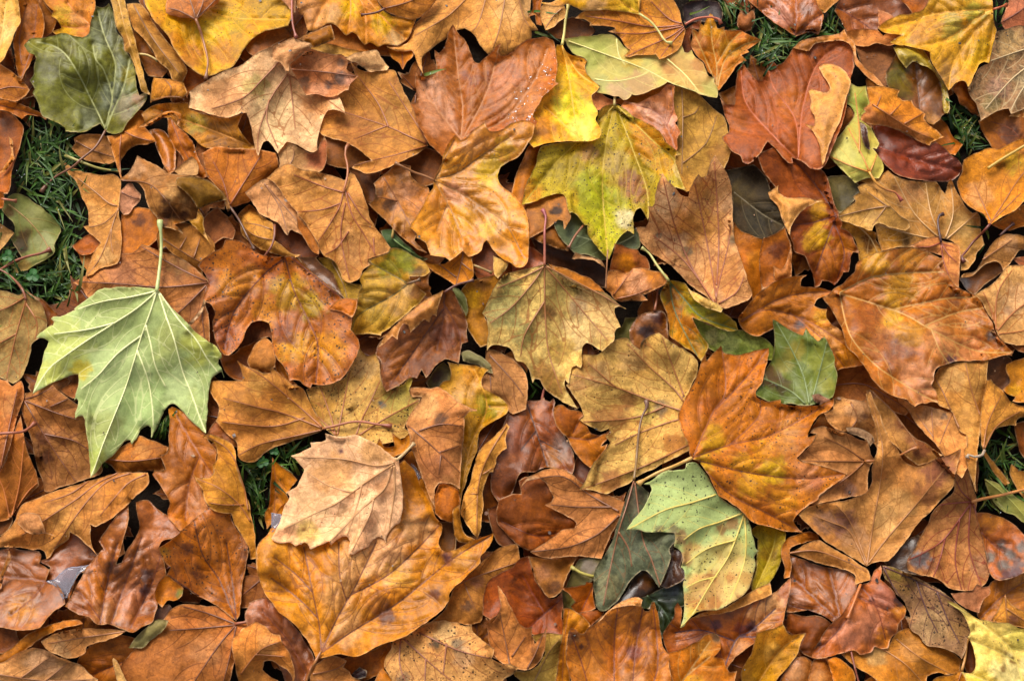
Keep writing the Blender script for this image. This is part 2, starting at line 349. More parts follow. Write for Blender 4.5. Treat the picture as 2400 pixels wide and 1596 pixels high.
# A2
L('A2',8,'large pinkish tan leaf with shrivelled top and drooping lobes','t','cda67c','-61 84 -45 74 -30 66 -14 60 0 50 10 45 18 41 23 39 29 36 37 34 44 40 50 46 60 60 70 80 75 87 80 97 83 106 77 102 70 101 65 103 61 111 58 122 56 132 56 138 50 140 35 132 28 130 24 136 20 141 16 135 11 130 7 131 4 137 2 143 0 138 -3 126 -5 114 -9 104 -14 104 -20 107 -30 108 -42 105 -54 101 -62 99 -61 92',v='30 68 33 88 35 108 36 118/29 68 15 88 8 104 2 124 2 140/22 56 5 74 -12 90 -40 100/30 69 52 82 83 105/12 92 10 110 20 136',f=[('curled_tip','bd9168','23 40 31 36 37 36 42 38 50 40 52 43 48 46 44 49 40 52 36 56 31 60 30 65 27 65 22 58 16 56 14 52 17 44')],b='15 105 16 d2b184/-30 90 16 b8865a/55 95 10 ad7648/0 80 10 a5905a',vc='90562c',a=1.3)
L('A2',9,'dry crinkled brown leaf with grey spots folded on pinkish leaf','t','a8704a','30 60 38 54 45 47 50 45 60 48 70 50 80 51 84 56 83 63 87 67 94 70 90 74 86 78 85 83 80 84 74 88 66 89 55 87 46 88 44 84 38 74 34 68',b='78 72 5 5a4a44/66 78 3 5a4a44/44 77 5 6e5240/78 57 3 5c463a/40 60 8 80452a/58 84 7 bd8462/85 75 4 c08a70',a=2.4,v='33 64 60 66 92 70',c=-4)
L('A2',8.2,'small pinkish leaf at top with reddish hanging stalk','t','ac7650','8 -6 20 -2 28 4 33 11 36 12 37 -6 20 -10',p='33 -6 33 12 34 24 37 35',pc='8f4c3c')
L('A2',7,'toothed orange gold leaf hanging from the top edge','y','bb7826','35 -10 36 0 38 8 40 13 43 14 45 20 47 28 49 29 57 27 66 22 71 22 75 25 79 30 83 33 88 30 92 32 96 38 100 42 105 39 109 41 112 43 118 41 130 42 138 37 142 31 145 24 147 18 135 17 120 12 112 0 110 -12',v='86 -10 87 10 84 31/90 -10 100 10 101 40/95 -10 118 18 138 36/78 -10 62 5 52 26',b='52 12 12 c48a56/87 8 7 cfa02c/116 20 9 cda024/128 36 7 b08a5a/70 15 8 c09058')
L('A2',8.1,'brown rounded leaf end at top with dark broken stalk','t','a2672f','106 -12 112 2 117 8 120 11 130 15 145 18 152 16 158 10 166 0 170 -12',p='119 8 110 12 97 14',pc='5a2c18',v='118 8 140 2 160 -8')
L('A2',6.6,'broad tan leaf top centre with long curled tail','t','b98448','165 -10 152 15 145 24 142 35 138 40 128 43 120 43 128 47 143 47 146 51 149 60 154 69 152 58 154 51 164 43 177 33 185 28 192 26 201 33 206 42 212 49 220 54 232 50 240 46 243 42 250 38 253 36 253 28 259 28 252 17 245 7 242 -10',v='200 -8 180 12 165 22 146 33/213 -8 205 20 198 30/230 -8 224 25 218 44/240 -6 246 16 252 26',b='235 10 12 c49660',c=4)
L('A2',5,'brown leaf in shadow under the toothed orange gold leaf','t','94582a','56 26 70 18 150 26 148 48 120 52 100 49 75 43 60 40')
L('A2',7.05,'narrow rolled golden brown strip beside the shrivelled leaf top','w','8f5a1c','38 36 48 31 60 26 69 23 71 30 72 36 60 41 52 44 48 40',c=5,sp=.6)
L('A2',5.5,'small orange leaf point hanging over a black gap','w','a8622a','120 42 145 44 144 52 138 58 135 64 131 58 124 52',v='134 44 135 62')
L('A2',5,'pale olive sliver above the spotted crinkled leaf','t','ad8444','48 44 62 40 80 44 102 48 97 56 84 53 70 51')
L('A2',7.1,'tan leaf with pale folded tip pointing left of rust leaf','t','a8743c','73 88 85 78 92 72 87 57 95 64 110 66 122 64 128 66 131 74 140 92 147 106 150 116 155 126 158 134 148 142 130 150 112 158 100 159 88 154 95 149 107 148 95 138 80 130 62 125 55 118 60 105 70 95',v='158 133 140 125 120 116 84 104 62 96/122 117 112 95 95 72 88 60/157 132 150 118 135 95 122 75/157 134 130 142 105 148 88 153/120 116 90 128',f=[('folded_tip','cba070','82 54 88 50 97 48 111 46 114 51 119 58 122 62 120 65 112 65 104 66 99 63 93 58 88 57')],b='130 100 14 ae7d44/90 118 14 9b6638',vc='8a4e24')
L('A2',8.2,'big rust brown leaf with tall spikes and wet streaks','w','98501f','181 22 186 31 193 39 198 50 201 57 205 58 213 51 220 44 225 40 222 48 225 52 233 50 240 43 248 37 258 35 265 34 271 36 274 39 276 50 277 60 276 70 275 75 278 77 270 83 264 88 261 94 256 101 254 107 259 112 250 125 230 135 200 140 175 144 172 144 163 136 156 128 152 120 147 112 145 103 142 95 147 94 148 90 147 80 146 70 146 65 150 69 157 72 162 70 166 62 164 52 164 46 168 49 172 45 174 40 176 32 178 27',v='188 130 190 100 186 70 181 26/188 128 170 105 155 85 147 67/190 128 212 85 224 42/192 126 228 110 255 75 268 45',b='160 85 12 b58060/170 108 14 b07a5a/230 75 16 a8684a/255 60 12 b56a3c/200 75 4 7c341a/212 70 4 7c341a/192 70 4 7c3418/245 95 14 b06c40',vc='a86a34',ro=.33)  # pinkish blots are sheen painted into the rust colour
# A3
L('A3',9,'yellow leaf at top edge with thick greenish stalk','y','c08e26','25 2 30 4 40 7 50 4 60 7 64 10 75 10 85 9 95 10 105 11 112 13 117 14 117 8 118 -2 118 -12 60 -12 45 -3 35 3',p='117 13 127 20 134 28 139 36 142 39 147 40',pc='aba15a',v='117 13 100 2 85 -10/117 13 116 -10',b='75 6 8 b58a5a/40 4 8 c0884a/108 4 8 d0a838',pr=1.6)
L('A3',8,'brown lobed leaf with red stalk below the yellow top leaf','t','ae7532','58 17 66 11 85 9 105 11 117 13 118 -4 135 -8 148 0 154 10 156 20 159 27 157 38 152 46 146 50 139 54 135 55 132 50 124 51 115 51 108 53 102 52 108 46 104 43 100 36 94 31 88 29 94 27 94 26 85 24 78 24 71 24 72 21 66 18',v='159 23 130 25 100 20 68 15/159 24 120 31 90 30/158 25 145 34 120 45 106 52/158 27 148 38 137 52/158 22 145 18 128 2',p='159 23 168 18 180 16 190 18 192 22',pc='a2543a',vc='8a4a28')
L('A3',7,'small tan leaf left of the pale yellow stalk','t','b38650','27 6 30 2 48 5 50 14 48 17 42 21 38 25 31 28 28 22 26 14',v='46 8 38 15 31 26')
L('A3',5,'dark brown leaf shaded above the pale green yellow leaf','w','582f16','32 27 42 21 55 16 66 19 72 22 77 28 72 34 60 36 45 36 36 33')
L('A3',5,'rusty strip leaf in the gap near the top','w','94501f','18 -4 29 -3 27 5 27 14 28 24 22 23 21 14 14 16 19 8')
L('A3',7.8,'bright yellow leaf with torn scalloped edge and thick stalk','y','c7922a','41 41 46 41 49 46 55 51 62 52 67 54 69 57 67 62 69 68 73 73 81 80 76 85 73 88 75 96 79 104 77 110 80 116 82 121 80 127 70 130 56 130 40 131 28 133 20 136 14 128 16 118 22 112 18 103 22 98 26 88 32 80 36 77 34 74 36 66 38 55',v='46 42 52 70 60 124/30 98 45 112 62 127/46 42 60 66 79 80',p='46 42 48 30 49 20 52 4',pc='c2b061',pr=1.7,b='58 106 15 d4cc4a/62 118 9 ddd66a/52 75 10 d6ab34/48 50 8 b9761c/64 62 6 bb761c/40 122 9 c08a2a/30 118 8 b06a24/52 96 10 d6c23c',sp=.4)
L('A3',7.5,'pale green yellow leaf with scorched torn right end','g','b0a354','48 36 60 34 72 33 82 32 92 32 98 36 103 43 120 48 135 50 150 44 156 42 158 48 162 49 165 46 168 52 176 58 178 65 181 70 186 71 186 76 188 80 189 87 188 90 182 89 174 87 166 83 158 80 150 78 143 75 136 80 126 84 115 88 110 87 107 91 102 92 98 89 92 88 84 86 76 84 81 80 73 73 69 68 67 62 69 57 67 54 60 51 55 48 52 44',v='52 38 80 48 120 63 150 78 180 88/142 54 160 70 172 85/76 73 95 75 115 71 124 67/96 34 98 50 104 60',b='70 46 14 a2a24c/160 68 18 bd9450/120 80 12 b08a5a/145 62 6 a8763a/110 54 8 c2a040/170 60 6 a8743a/80 78 8 a09a58/98 85 8 b08e66',vc='cabc70')
L('A3',7,'large speckled yellow olive leaf hanging from a flared stalk','y','9e8729','94 96 103 100 112 107 122 112 132 118 138 124 141 130 148 136 156 142 150 143 150 150 147 154 152 163 159 174 150 172 145 185 130 190 125 203 122 197 118 191 114 193 111 201 112 208 112 215 106 212 99 218 93 229 89 238 82 232 74 222 70 215 69 207 67 207 64 203 60 198 55 195 53 196 51 191 50 183 47 179 42 178 34 180 22 185 9 188 10 181 13 169 18 159 22 150 24 140 28 134 45 131 70 129 80 124 78 112 80 103 84 98',v='94 97 87 130 83 170 88 235/93 98 72 120 40 150 12 186/96 98 112 140 124 175 125 200/97 98 130 130 152 150 158 172',p='94 97 95 80 95 66 90 56 86 52 80 46',pc='b5a060',pe='8a4a34',b='85 195 16 949021/88 220 10 a19c1e/125 130 16 b4761a/140 150 9 b8841a/108 168 9 86583a/95 150 10 a48a4e/70 140 7 8a6438/104 200 7 bfb084/115 175 8 8c5c38/20 178 9 a8701e/40 165 14 a08a2c/75 175 14 98982a/85 100 7 a07a30',sp=.9)
L('A3',6,'wet pink orange leaf right of the flared stalk','w','b46c44','101 96 104 93 115 95 125 90 135 85 143 78 149 79 149 88 149 100 152 110 150 113 155 122 152 128 152 137 150 140 142 132 138 124 125 115 110 107 100 101',v='150 136 135 105 106 95/142 116 148 100 146 82',b='125 100 8 c08a6a/140 110 7 c28c74',ro=.25)
L('A3',6.1,'small pinkish leaf piece left of the flared stalk','t','b37048','72 90 78 84 85 88 97 95 86 101 77 101')
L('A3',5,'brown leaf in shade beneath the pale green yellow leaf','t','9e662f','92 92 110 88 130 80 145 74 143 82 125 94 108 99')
L('A3',5.5,'khaki tan leaf with curved veins behind the rust leaf','t','a17a3c','147 79 158 80 170 86 180 95 188 102 195 108 198 118 200 130 201 140 195 155 180 170 160 176 148 162 149 145 150 128 152 112 148 98',v='156 82 157 110 156 160/157 108 168 104 172 98/157 150 178 132 188 107',b='190 142 8 8a6030')
L('A3',7.2,'orange leaf with sharp star tips beside dark grass','w','ae6420','182 12 185 14 186 18 188 22 189 26 195 25 195 28 203 28 210 28 215 31 229 37 222 42 216 46 218 48 211 51 215 56 207 60 202 68 196 76 190 83 186 78 186 71 180 66 176 58 170 52 166 46 164 42 166 32 164 27 166 26 171 30 173 22 176 24 178 20',v='188 82 188 60 184 40 182 15/189 80 196 55 212 42 228 37/187 76 176 50 167 30/188 60 200 40 210 30',b='184 25 8 c08420/168 42 7 b4744a/200 45 7 ad7a28',vc='b98a40')
L('A3',7,'small curled brown leaf scroll among grass at top','t','86502f','216 -4 222 2 223 10 223 20 220 28 212 30 207 24 208 16 210 11 214 15 220 10 218 4',c=5)
L('A3',3,'dark wet lump of old bark lying in grass','d','2e2020','156 4 172 0 190 2 194 14 192 21 175 20 158 22',a=3,ro=.3)
L('A3',6,'dark red brown leaf beside the star tipped orange leaf','w','6a2e13','158 28 174 18 173 28 166 26 164 36 166 46 160 54 156 42')
L('A3',4,'brown scrap between khaki leaf and spiky rust leaf','w','7c4c28','190 86 207 78 212 96 198 100 193 92')
# A4
L('A4',7,'glossy orange brown leaf pointing down at the top','w','a2501a','-20 -6 42 -6 47 8 51 14 50 22 46 32 40 30 34 31 26 34 20 30 10 24 0 17 -8 10 -18 0',v='25 33 26 12 25 -6/26 32 40 20 49 14/24 30 12 14 0 4',b='12 14 8 b8806a/34 8 6 6e3412',ro=.18)
L('A4',7.5,'spiky rust red leaf with tan lobe folded over it','w','8e3d12','-44 90 -38 96 -31 96 -29 72 -26 62 -23 59 -17 66 -11 73 -5 74 -2 66 0 54 4 56 8 60 13 58 20 50 24 43 32 40 45 36 60 36 70 35 77 36 80 46 79 56 79 62 76 72 74 80 72 100 66 120 58 140 52 152 46 156 40 155 30 148 22 145 23 150 18 149 8 138 0 130 -10 145 -18 151 -23 149 -25 144 -34 138 -42 128 -42 125 -36 122 -36 115 -39 108 -41 100',v='28 146 25 110 5 80 0 60/28 146 32 100 45 60 70 38/26 146 5 125 -20 95 -25 62',f=[('folded_lobe','cc9456','47 62 52 59 60 59 68 63 74 70 76 76 74 84 70 98 66 112 60 124 56 136 52 148 50 152 49 146 47 132 42 122 38 118 34 114 42 116 43 112 42 106 39 100 39 92 37 84 40 82 46 84 55 85 57 82 55 76 50 69 48 65'),('curled_edge','ac6f38','23 44 30 38 46 34 66 31 70 27 74 34 78 37 80 42 81 50 85 58 90 64 98 69 107 80 100 78 90 70 82 61 79 56 78 46 74 40 65 38 50 39 42 42 38 47 30 46')],b='20 95 12 9a4c20/40 140 8 964a30/42 108 6 94492a/-30 110 8 94481e',ro=.36,vc='a8552c')
L('A4',6,'dark glossy brown leaf at top behind tan strip','w','844019','66 -6 118 -6 126 2 133 12 128 18 115 18 104 20 101 28 92 30 80 30 72 30 68 20 61 10 64 4',v='64 7 85 20 96 28',ro=.2)
L('A4',6.2,'brown leaf corner above the golden leaf at top','w','90491c','116 -6 152 -8 148 6 140 12 134 14 126 4')
L('A4',6.5,'small pinkish leaf tip beside the golden leaf shoulder','t','a26644','101 9 108 11 117 16 110 22 101 26')
L('A4',6,'tan leaf at top edge next to grass tuft','t','a9713a','40 -4 69 -4 61 4 52 12 45 8')
L('A4',8,'golden yellow leaf with olive streaks near top right','y','c08e26','207 9 207 16 208 24 210 28 208 38 206 48 203 58 199 57 194 60 190 68 187 76 184 80 182 76 178 74 173 76 168 81 166 83 162 76 158 70 155 64 150 56 149 48 144 46 140 45 126 42 116 41 112 39 120 34 125 32 112 31 104 29 101 26 104 22 112 18 120 14 132 13 142 9 146 4 152 -6 200 -8 206 0',v='207 9 190 18 165 36 140 43/206 9 180 10 150 14 106 27/207 12 185 35 170 60 166 81/208 14 206 35 202 56',p='207 9 213 7 219 5',pc='9a4c28',b='168 22 10 a08c3a/190 10 8 a8983a/195 50 12 cc9e1e/140 33 9 a5702e/165 68 9 b98a4c/150 25 8 b27c30/178 50 7 b3801f',ro=.3)
L('A4',6.6,'wavy tan strip under the golden leaf left edge','t','aa6e3c','70 30 80 27 92 27 101 28 106 33 110 31 118 31 129 33 124 39 112 42 100 40 92 43 82 42 74 38',a=2.5)
L('A4',6,'dark brown leaf with olive folded lip under golden leaf','w','6c3f18','108 70 112 60 118 48 128 48 140 54 152 62 158 74 160 82 162 92 166 100 167 104 160 106 158 110 152 115 147 113 142 108 143 104 130 98 118 90 112 84',f=[('folded_lobe','a28b3c','115 44 120 42 130 44 142 46 148 55 152 62 158 70 164 80 166 90 167 100 165 104 162 104 160 95 160 84 157 74 152 66 144 61 138 58 133 57 129 60 127 63 122 56 118 50')],v='140 108 138 85 136 62',b='118 70 9 5a521a/135 92 9 8a5638/150 110 6 9a6a38/125 82 8 6f5a20',ro=.2)
L('A4',5.5,'dull brown hollow leaf below the wavy tan strip','t','744a2c','80 40 95 40 112 41 120 48 122 55 114 60 112 66 108 72 111 76 108 80 104 79 96 70 88 62 84 56')
L('A4',7.6,'orange oak shaped leaf half folded with rough brown flap','t','b57330','91 80 100 79 110 80 121 83 119 88 124 92 132 92 134 96 140 102 145 105 143 109 147 114 155 120 162 126 158 128 150 131 149 134 140 131 128 124 115 118 102 115 92 114 85 110 86 106 90 103 88 100 94 95 92 88',v='96 96 110 105 130 118 152 128/112 106 122 96/125 114 143 104/100 98 104 88',b='110 114 9 a0623c/92 108 8 a0623c/125 121 7 a0643c/138 128 7 a0663c',h='120 112 14 4')
L('A4',7,'yellow green underside leaf with orange veins and red stalk end','g','aca348','76 76 82 80 90 79 91 88 93 96 88 100 90 104 86 108 88 112 95 118 99 126 102 132 100 137 96 136 103 145 106 152 106 158 102 164 90 164 80 168 72 160 62 150 55 143 56 136 60 130 66 124 74 114 79 106 76 98 71 96 72 90',v='93 158 88 146 80 130 74 118/92 158 75 152 57 144/94 158 98 148 100 142/84 140 84 120 80 86',p='93 158 100 169 110 175 117 177 123 185',pc='c08a30',pe='8a3a2c',vc='b8762c',b='82 95 8 98a03e/70 140 10 b5ab58')
L('A4',7.7,'dark curled leaf edge over the yellow green leaf','w','481f0f','84 112 90 116 92 126 94 138 90 136 86 126',c=3,ro=.2)
L('A4',6.8,'dark wine red glossy leaf under the oak shaped leaf','w','701e08','95 115 105 114 118 118 130 125 142 130 150 132 154 130 160 134 168 142 176 148 180 154 176 160 168 166 150 167 130 164 118 160 112 155 103 146 97 138 102 134 98 124',v='100 135 130 145 176 157',ro=.22,vc='82300f')
L('A4',6.9,'small folded brown leaf wedge beside yellow green leaf','t','8c5229','70 97 76 99 80 106 77 111 68 120 60 128 57 133 63 118',c=3)
L('A4',5,'orange leaf lobe bordering the right hand grass patch','w','a05a20','146 114 158 108 165 116 170 126 179 133 172 143 160 139 150 132')
L('A4',6,'curled reddish leaf between golden leaf and grass','w','824319','168 82 176 74 181 73 184 82 187 90 190 92 193 98 195 108 188 105 182 99 176 95 174 88',c=4)
L('A4',8,'mottled grey brown leaf with pale web of veins','t','876546','210 29 218 27 228 24 240 24 250 50 250 90 240 96 235 100 228 103 223 105 221 100 212 102 204 106 195 112 194 104 191 95 187 90 184 82 189 72 195 62 203 58 206 46 208 36',v='248 42 228 48 205 56/248 55 225 72 200 100/248 62 232 85 222 104',b='222 40 10 a58458/240 75 10 8d7a5c/210 80 9 8f6c58/205 96 7 7a6844',vc='b59a70',mt=1)
L('A4',6,'pinkish brown leaf at the top right corner','t','925640','219 8 222 -6 248 -6 248 26 228 27 218 28 214 20',v='216 20 232 10 246 -2')
L('A4',5,'brown leaf under the mottled leaf beside grass','w','8c4f28','193 111 205 102 221 99 235 100 248 105 248 152 228 152 210 148 205 135 199 125',b='222 122 8 4a2a20',v='246 146 225 120 205 112')
L('A4',7,'tan orange leaf at right with long curved dark stalk','t','ae6f2a','180 147 195 139 205 136 211 137 222 132 235 127 248 127 248 177 235 185 228 193 215 199 206 205 203 208 201 202 198 197 190 193 182 187 177 181 174 169 178 159',v='204 206 218 184 228 168 242 150/205 204 190 170/206 203 232 178',p='204 206 196 215 188 223 182 231 178 236 180 241',pc='602a1c',b='225 150 8 a8822c/195 178 10 bc8450')
S('A4',8.6,'yellow brown leaf stalk lying across right edge leaf','202 155 214 147 236 134 244 130','a5822c',1.9)
# B1
L('B1',6,'small orange leaf tip at left edge near grass','w','ae5c28','-6 18 3 20 4 27 3 34 -6 36',p='2 26 8 27 15 28',pc='9a5a3c')
L('B1',3,'rotting green leaf flat in grass with brown stains','g','717438','3 30 8 24 14 21 22 23 30 28 38 34 45 40 52 46 56 54 54 60 50 68 50 75 44 80 38 84 30 88 24 92 14 94 12 93 16 88 20 80 14 70 10 62 14 56 12 48 6 42 2 36',v='8 31 26 46 40 63 46 76',b='18 68 8 38240f/8 38 5 5a4018/24 58 5 4a3518/20 90 8 8a6a2a/34 42 8 7c7a40/40 66 8 8a8a58',vc='8a6a30')
L('B1',5,'pale tan leaf corner at left edge beside green leaf','t','b08856','-6 46 2 50 13 57 6 66 0 73 -6 76')
S('B1',6,'long red brown stalk crossing the grass at left','-6 95 4 89 12 84 25 79 38 76 47 72','7a3f24',1.8)
L('B1',6,'grey tan leaf with orange ribs at lower left edge','t','8a7246','-8 108 6 111 16 114 22 112 30 117 38 122 42 132 43 145 38 152 30 158 28 167 24 181 19 191 12 196 4 192 -8 188',v='24 119 15 150 6 190/23 116 10 124 -4 130/24 122 34 140 32 155/15 150 0 158',p='24 119 21 110 14 101 4 93 -4 90',pc='703c22',vc='96592a',b='20 130 8 7a6236/0 180 8 9a8250')
L('B1',5,'brown leaf fold right behind the grey tan leaf','w','743f1e','16 104 30 114 40 119 53 132 48 142 40 146 38 125')
L('B1',7,'upright tan leaf with folded crease beside the grass','t','b47e45','57 -9 66 -3 80 2 94 4 104 3 110 8 111 20 109 34 111 50 112 60 111 75 108 85 100 88 92 90 84 96 78 97 80 90 86 76 92 66 88 62 82 58 76 51 82 50 81 44 80 34 76 26 72 16 68 8 62 2',v='110 33 100 30 88 20 70 6/109 34 103 52 102 66 104 76/109 36 96 48 82 52/103 52 92 80 80 96',b='98 80 7 c09460/90 40 9 bd8a50',h='103 56 10 3',vc='94602e')
L('B1',8.5,'shrivelled brown leaf with black rotten core and curled lips','t','8e6236','110 8 118 2 122 -4 126 -14 133 -10 145 -4 155 2 170 4 182 5 192 10 199 17 206 20 210 28 212 35 209 38 206 28 195 30 182 35 184 45 176 46 170 47 160 50 166 54 168 58 160 54 152 52 148 50 146 46 140 38 134 28 132 18 126 11 118 10',f=[('curled_lip','74531f','162 6 180 6 195 12 204 20 208 27 195 30 182 35 175 25 168 18 161 12')],b='155 38 7 2a1208/168 42 5 3a1a0c/152 26 4 382016/150 47 5 4a2412/125 -2 8 b08560/160 20 7 a27a4c/172 30 5 a07a50/162 49 3 a0561e/143 6 8 a3764c/196 14 4 4a2c10/188 26 7 9a7c40',a=4.5,h='150 16 18 9/192 22 12 8/128 4 12 6/165 40 7 -4',v='112 9 140 14 165 44',c=4)  # blots give the black core and paint shadow into the curled hollows
L('B1',7.4,'pink tan dry leaf chip left of the black rotten core','t','a9775a','111 18 118 12 122 12 126 18 130 22 128 28 122 34 118 40 113 41 110 34 110 24',v='112 20 120 24 128 26')
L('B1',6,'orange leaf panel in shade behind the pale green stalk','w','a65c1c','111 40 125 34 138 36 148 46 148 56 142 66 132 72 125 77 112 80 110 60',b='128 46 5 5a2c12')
L('B1',6,'small rust leaf peeping out beside the grass edge','w','98481a','66 69 78 60 84 57 94 64 92 70 84 76 76 78 71 75')
L('B1',5.9,'tan scrap under the creased upright leaf foot','t','98642f','72 76 88 72 88 82 81 93 75 85')
L('B1',6.3,'tan leaf with dark ribs right of the pale green stalk','t','a26d36','148 50 160 48 172 48 182 53 192 60 198 70 196 78 190 86 186 92 188 99 180 94 172 88 160 78 152 70 146 74 144 62',v='150 63 170 76 188 86/165 72 172 60/178 80 184 62')
L('B1',8.55,'yellow tail strip below the shrivelled brown leaf','y','ad7a28','182 35 187 44 187 52 190 60 194 68 186 59 178 51 173 46 180 44',c=2)
L('B1',6.5,'broad dull brown leaf behind the pale green leaf','t','9a653b','67 103 75 98 85 93 100 88 108 84 111 76 122 75 130 68 138 70 148 74 160 77 172 84 182 92 191 101 190 110 188 120 191 130 193 145 192 160 180 162 160 150 150 135 120 125 95 114 84 117 80 116 75 108',v='191 103 150 107 110 104 70 102/190 102 165 90 130 70/190 105 175 120 160 134/190 106 186 130 188 155',b='110 95 12 a06a48/165 88 9 7e5a36/180 125 9 8f5c3a',vc='6e3c1e')
L('B1',9.5,'large pale green leaf lying on top with green stalk','g','94a362','144 109 136 108 128 107 118 107 108 107 98 108 90 110 84 115 76 121 70 125 68 127 69 128 62 131 55 134 49 134 47 136 50 138 49 142 44 144 36 150 33 154 40 154 45 157 40 169 38 179 34 191 30 205 38 200 48 195 60 190 68 187 72 187 72 197 70 205 68 211 70 209 72 212 71 218 69 223 69 229 71 226 76 225 78 229 80 245 82 262 83 282 87 279 95 268 104 261 108 256 114 249 120 247 121 251 126 244 130 237 135 234 138 236 139 245 143 238 148 227 152 219 155 215 160 214 166 219 175 229 183 236 189 241 190 227 191 212 192 199 195 190 199 187 203 185 206 190 204 182 201 177 201 173 204 172 203 168 198 161 192 157 180 148 170 138 160 128 150 116 147 112',v='144 111 138 130 130 152 124 172 115 200 105 225 95 250 88 270 84 280/143 112 125 127 105 140 80 156 60 170 45 182 31 203/142 111 120 116 95 120 72 127/129 152 108 168 90 188 75 200/146 113 153 135 160 155 168 185 176 205 183 225 189 240/147 113 165 138 180 155 190 172 200 185/134 142 138 157 143 180 152 198/126 165 136 192 140 217 141 235/105 140 80 146 50 150',p='144 111 146 95 148 75 148 60 147 50 147 46',pc='a9b070',pr=2,vc='dad99c',b='110 185 25 a6b474/60 160 18 adb45c/185 160 14 a5a848/75 183 7 b8a62c/130 215 18 9cb06c/165 200 14 acba7c/100 135 18 a0ad66/45 185 12 adb052/86 268 10 a3ac50',ro=.45,a=.8,c=2,rt=.15)
L('B1',8.6,'mottled orange red leaf with rounded lobes and dark specks','w','a3561c','182 87 188 80 195 75 203 71 207 64 215 63 222 65 230 71 235 75 245 78 257 79 270 79 280 88 295 100 306 109 315 117 305 125 303 127 315 130 324 136 322 146 326 150 330 157 329 167 325 175 320 183 314 191 306 195 299 197 287 196 285 200 279 197 275 193 269 192 266 193 264 186 259 178 253 170 250 158 249 148 247 140 240 138 232 139 226 147 222 157 216 165 210 170 206 169 201 163 197 152 195 140 197 131 194 123 188 120 187 116 190 108 191 101 188 95 184 90',v='262 80 270 110 282 135 292 160 290 195/262 80 240 98 215 130 206 165/268 80 295 102 314 117',f=[('curled_edge','aa845f','187 118 189 121 186 130 179 138 173 145 171 149 170 144 176 137 183 129')],b='265 112 13 b28522/285 125 10 a08024/205 80 12 b0641a/205 150 10 7c3414/300 165 14 bb7c1e/270 160 12 c08822/262 150 8 7a3418/300 110 8 8c4a20/230 100 10 b4701e/212 105 10 b5741e/190 100 6 7c3012/285 185 10 a85a20/244 130 9 b8761e',sp=1,ro=.3,vc='6a2c14')
L('B1',7,'brown orange leaf behind the shrivelled leaf with thin stalk','t','a05a28','188 -6 190 4 196 12 204 22 210 34 225 30 235 24 248 10 256 -2 254 -16 235 -20 215 -20 200 -22 185 -16',v='211 32 226 8 240 -14/211 32 205 10 196 -8',p='211 33 220 46 228 62 234 73',pc='583826',b='225 5 8 b06a30')
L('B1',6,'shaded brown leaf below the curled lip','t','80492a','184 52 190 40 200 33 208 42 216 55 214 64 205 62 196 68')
S('A1',6,'thin greenish stalk lying in grass below olive leaf','60 143 75 149 92 155 112 158','8f8440',1.7)
# ---- A2 lower / B2
L('A2',7.5,'pale folded leaf with red tip left of tan folded leaf','t','b38657','20 138 26 130 32 130 40 136 50 141 56 138 60 130 63 124 65 132 65 142 62 155 55 159 45 157 35 161 25 166 16 166 22 150',b='56 146 8 a0523c/62 134 5 a0523c/30 140 7 c09668',v='22 162 34 146 34 130')
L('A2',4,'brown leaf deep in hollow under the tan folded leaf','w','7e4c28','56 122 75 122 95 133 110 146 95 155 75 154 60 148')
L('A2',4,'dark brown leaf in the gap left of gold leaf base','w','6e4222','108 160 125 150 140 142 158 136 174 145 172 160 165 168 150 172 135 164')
L('B2',8,'tan folded leaf with branching brown ribs in upper left centre','t','ad7a44','10 7 14 4 20 -2 30 -6 42 -1 50 0 60 2 70 5 82 9 86 2 90 3 94 10 98 20 102 32 105 44 110 52 116 60 121 67 124 72 121 75 112 78 102 82 106 86 98 92 96 98 90 102 85 103 79 99 78 95 74 86 70 82 62 78 58 70 55 64 50 55 45 48 40 42 38 39 30 30 22 18 15 10',v='80 20 60 14 35 4/80 21 76 35 62 58 56 66/78 30 60 36 38 38/82 18 88 40 100 60 110 78/85 56 75 70 64 77/84 20 96 40 106 50/82 30 78 60 86 100/108 62 109 80',p='80 21 84 5 84 -5 82 -14 83 -21 85 -24',pc='94552a',vc='85431c',b='60 30 12 a5723a/85 70 14 b5824e/70 85 8 a9743c',a=1.2)
L('B2',7,'pinkish tan leaf left of the folded ribbed leaf','t','b4855c','-10 20 0 12 8 8 16 10 22 18 30 28 38 36 42 44 48 52 52 62 45 61 38 57 33 54 31 55 29 59 25 55 20 48 12 44 3 40 0 34',v='8 12 22 34 29 58/10 14 36 44 48 60')
L('B2',6.8,'tan leaf curled like a snail with a round hole','t','aa783a','-16 40 -6 30 0 36 4 40 12 46 16 50 17 58 17 64 25 70 33 76 41 77 36 80 25 79 12 75 0 70 -12 60 -15 50',v='14 54 2 50 -10 48/16 64 0 60 -12 52',p='17 50 17 60 14 70 9 77 7 82',pc='6f3a22',c=9)
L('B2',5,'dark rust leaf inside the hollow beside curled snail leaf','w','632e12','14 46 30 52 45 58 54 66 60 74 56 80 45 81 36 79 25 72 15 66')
L('B2',7.1,'narrow brown fold below the folded ribbed leaf edge','t','935a2a','38 39 44 48 52 58 57 68 58 77 52 75 44 62 38 52')
L('B2',7,'crumpled orange brown leaf with greenish stalk left of gold leaf','t','9c642d','108 12 116 4 122 0 130 -6 142 -4 142 4 150 12 158 15 160 24 154 36 148 46 144 52 148 60 146 64 151 70 158 76 148 72 138 65 128 55 118 45 108 35 103 30 109 26 110 16',b='128 22 7 a9754c/122 32 5 4f3018/140 18 7 a8714a/112 20 5 5a3a1c/135 45 7 ae7636',v='116 4 130 28 152 70/130 28 112 24',a=2.2,ro=.3)  # pinkish blots paint gloss into the brown
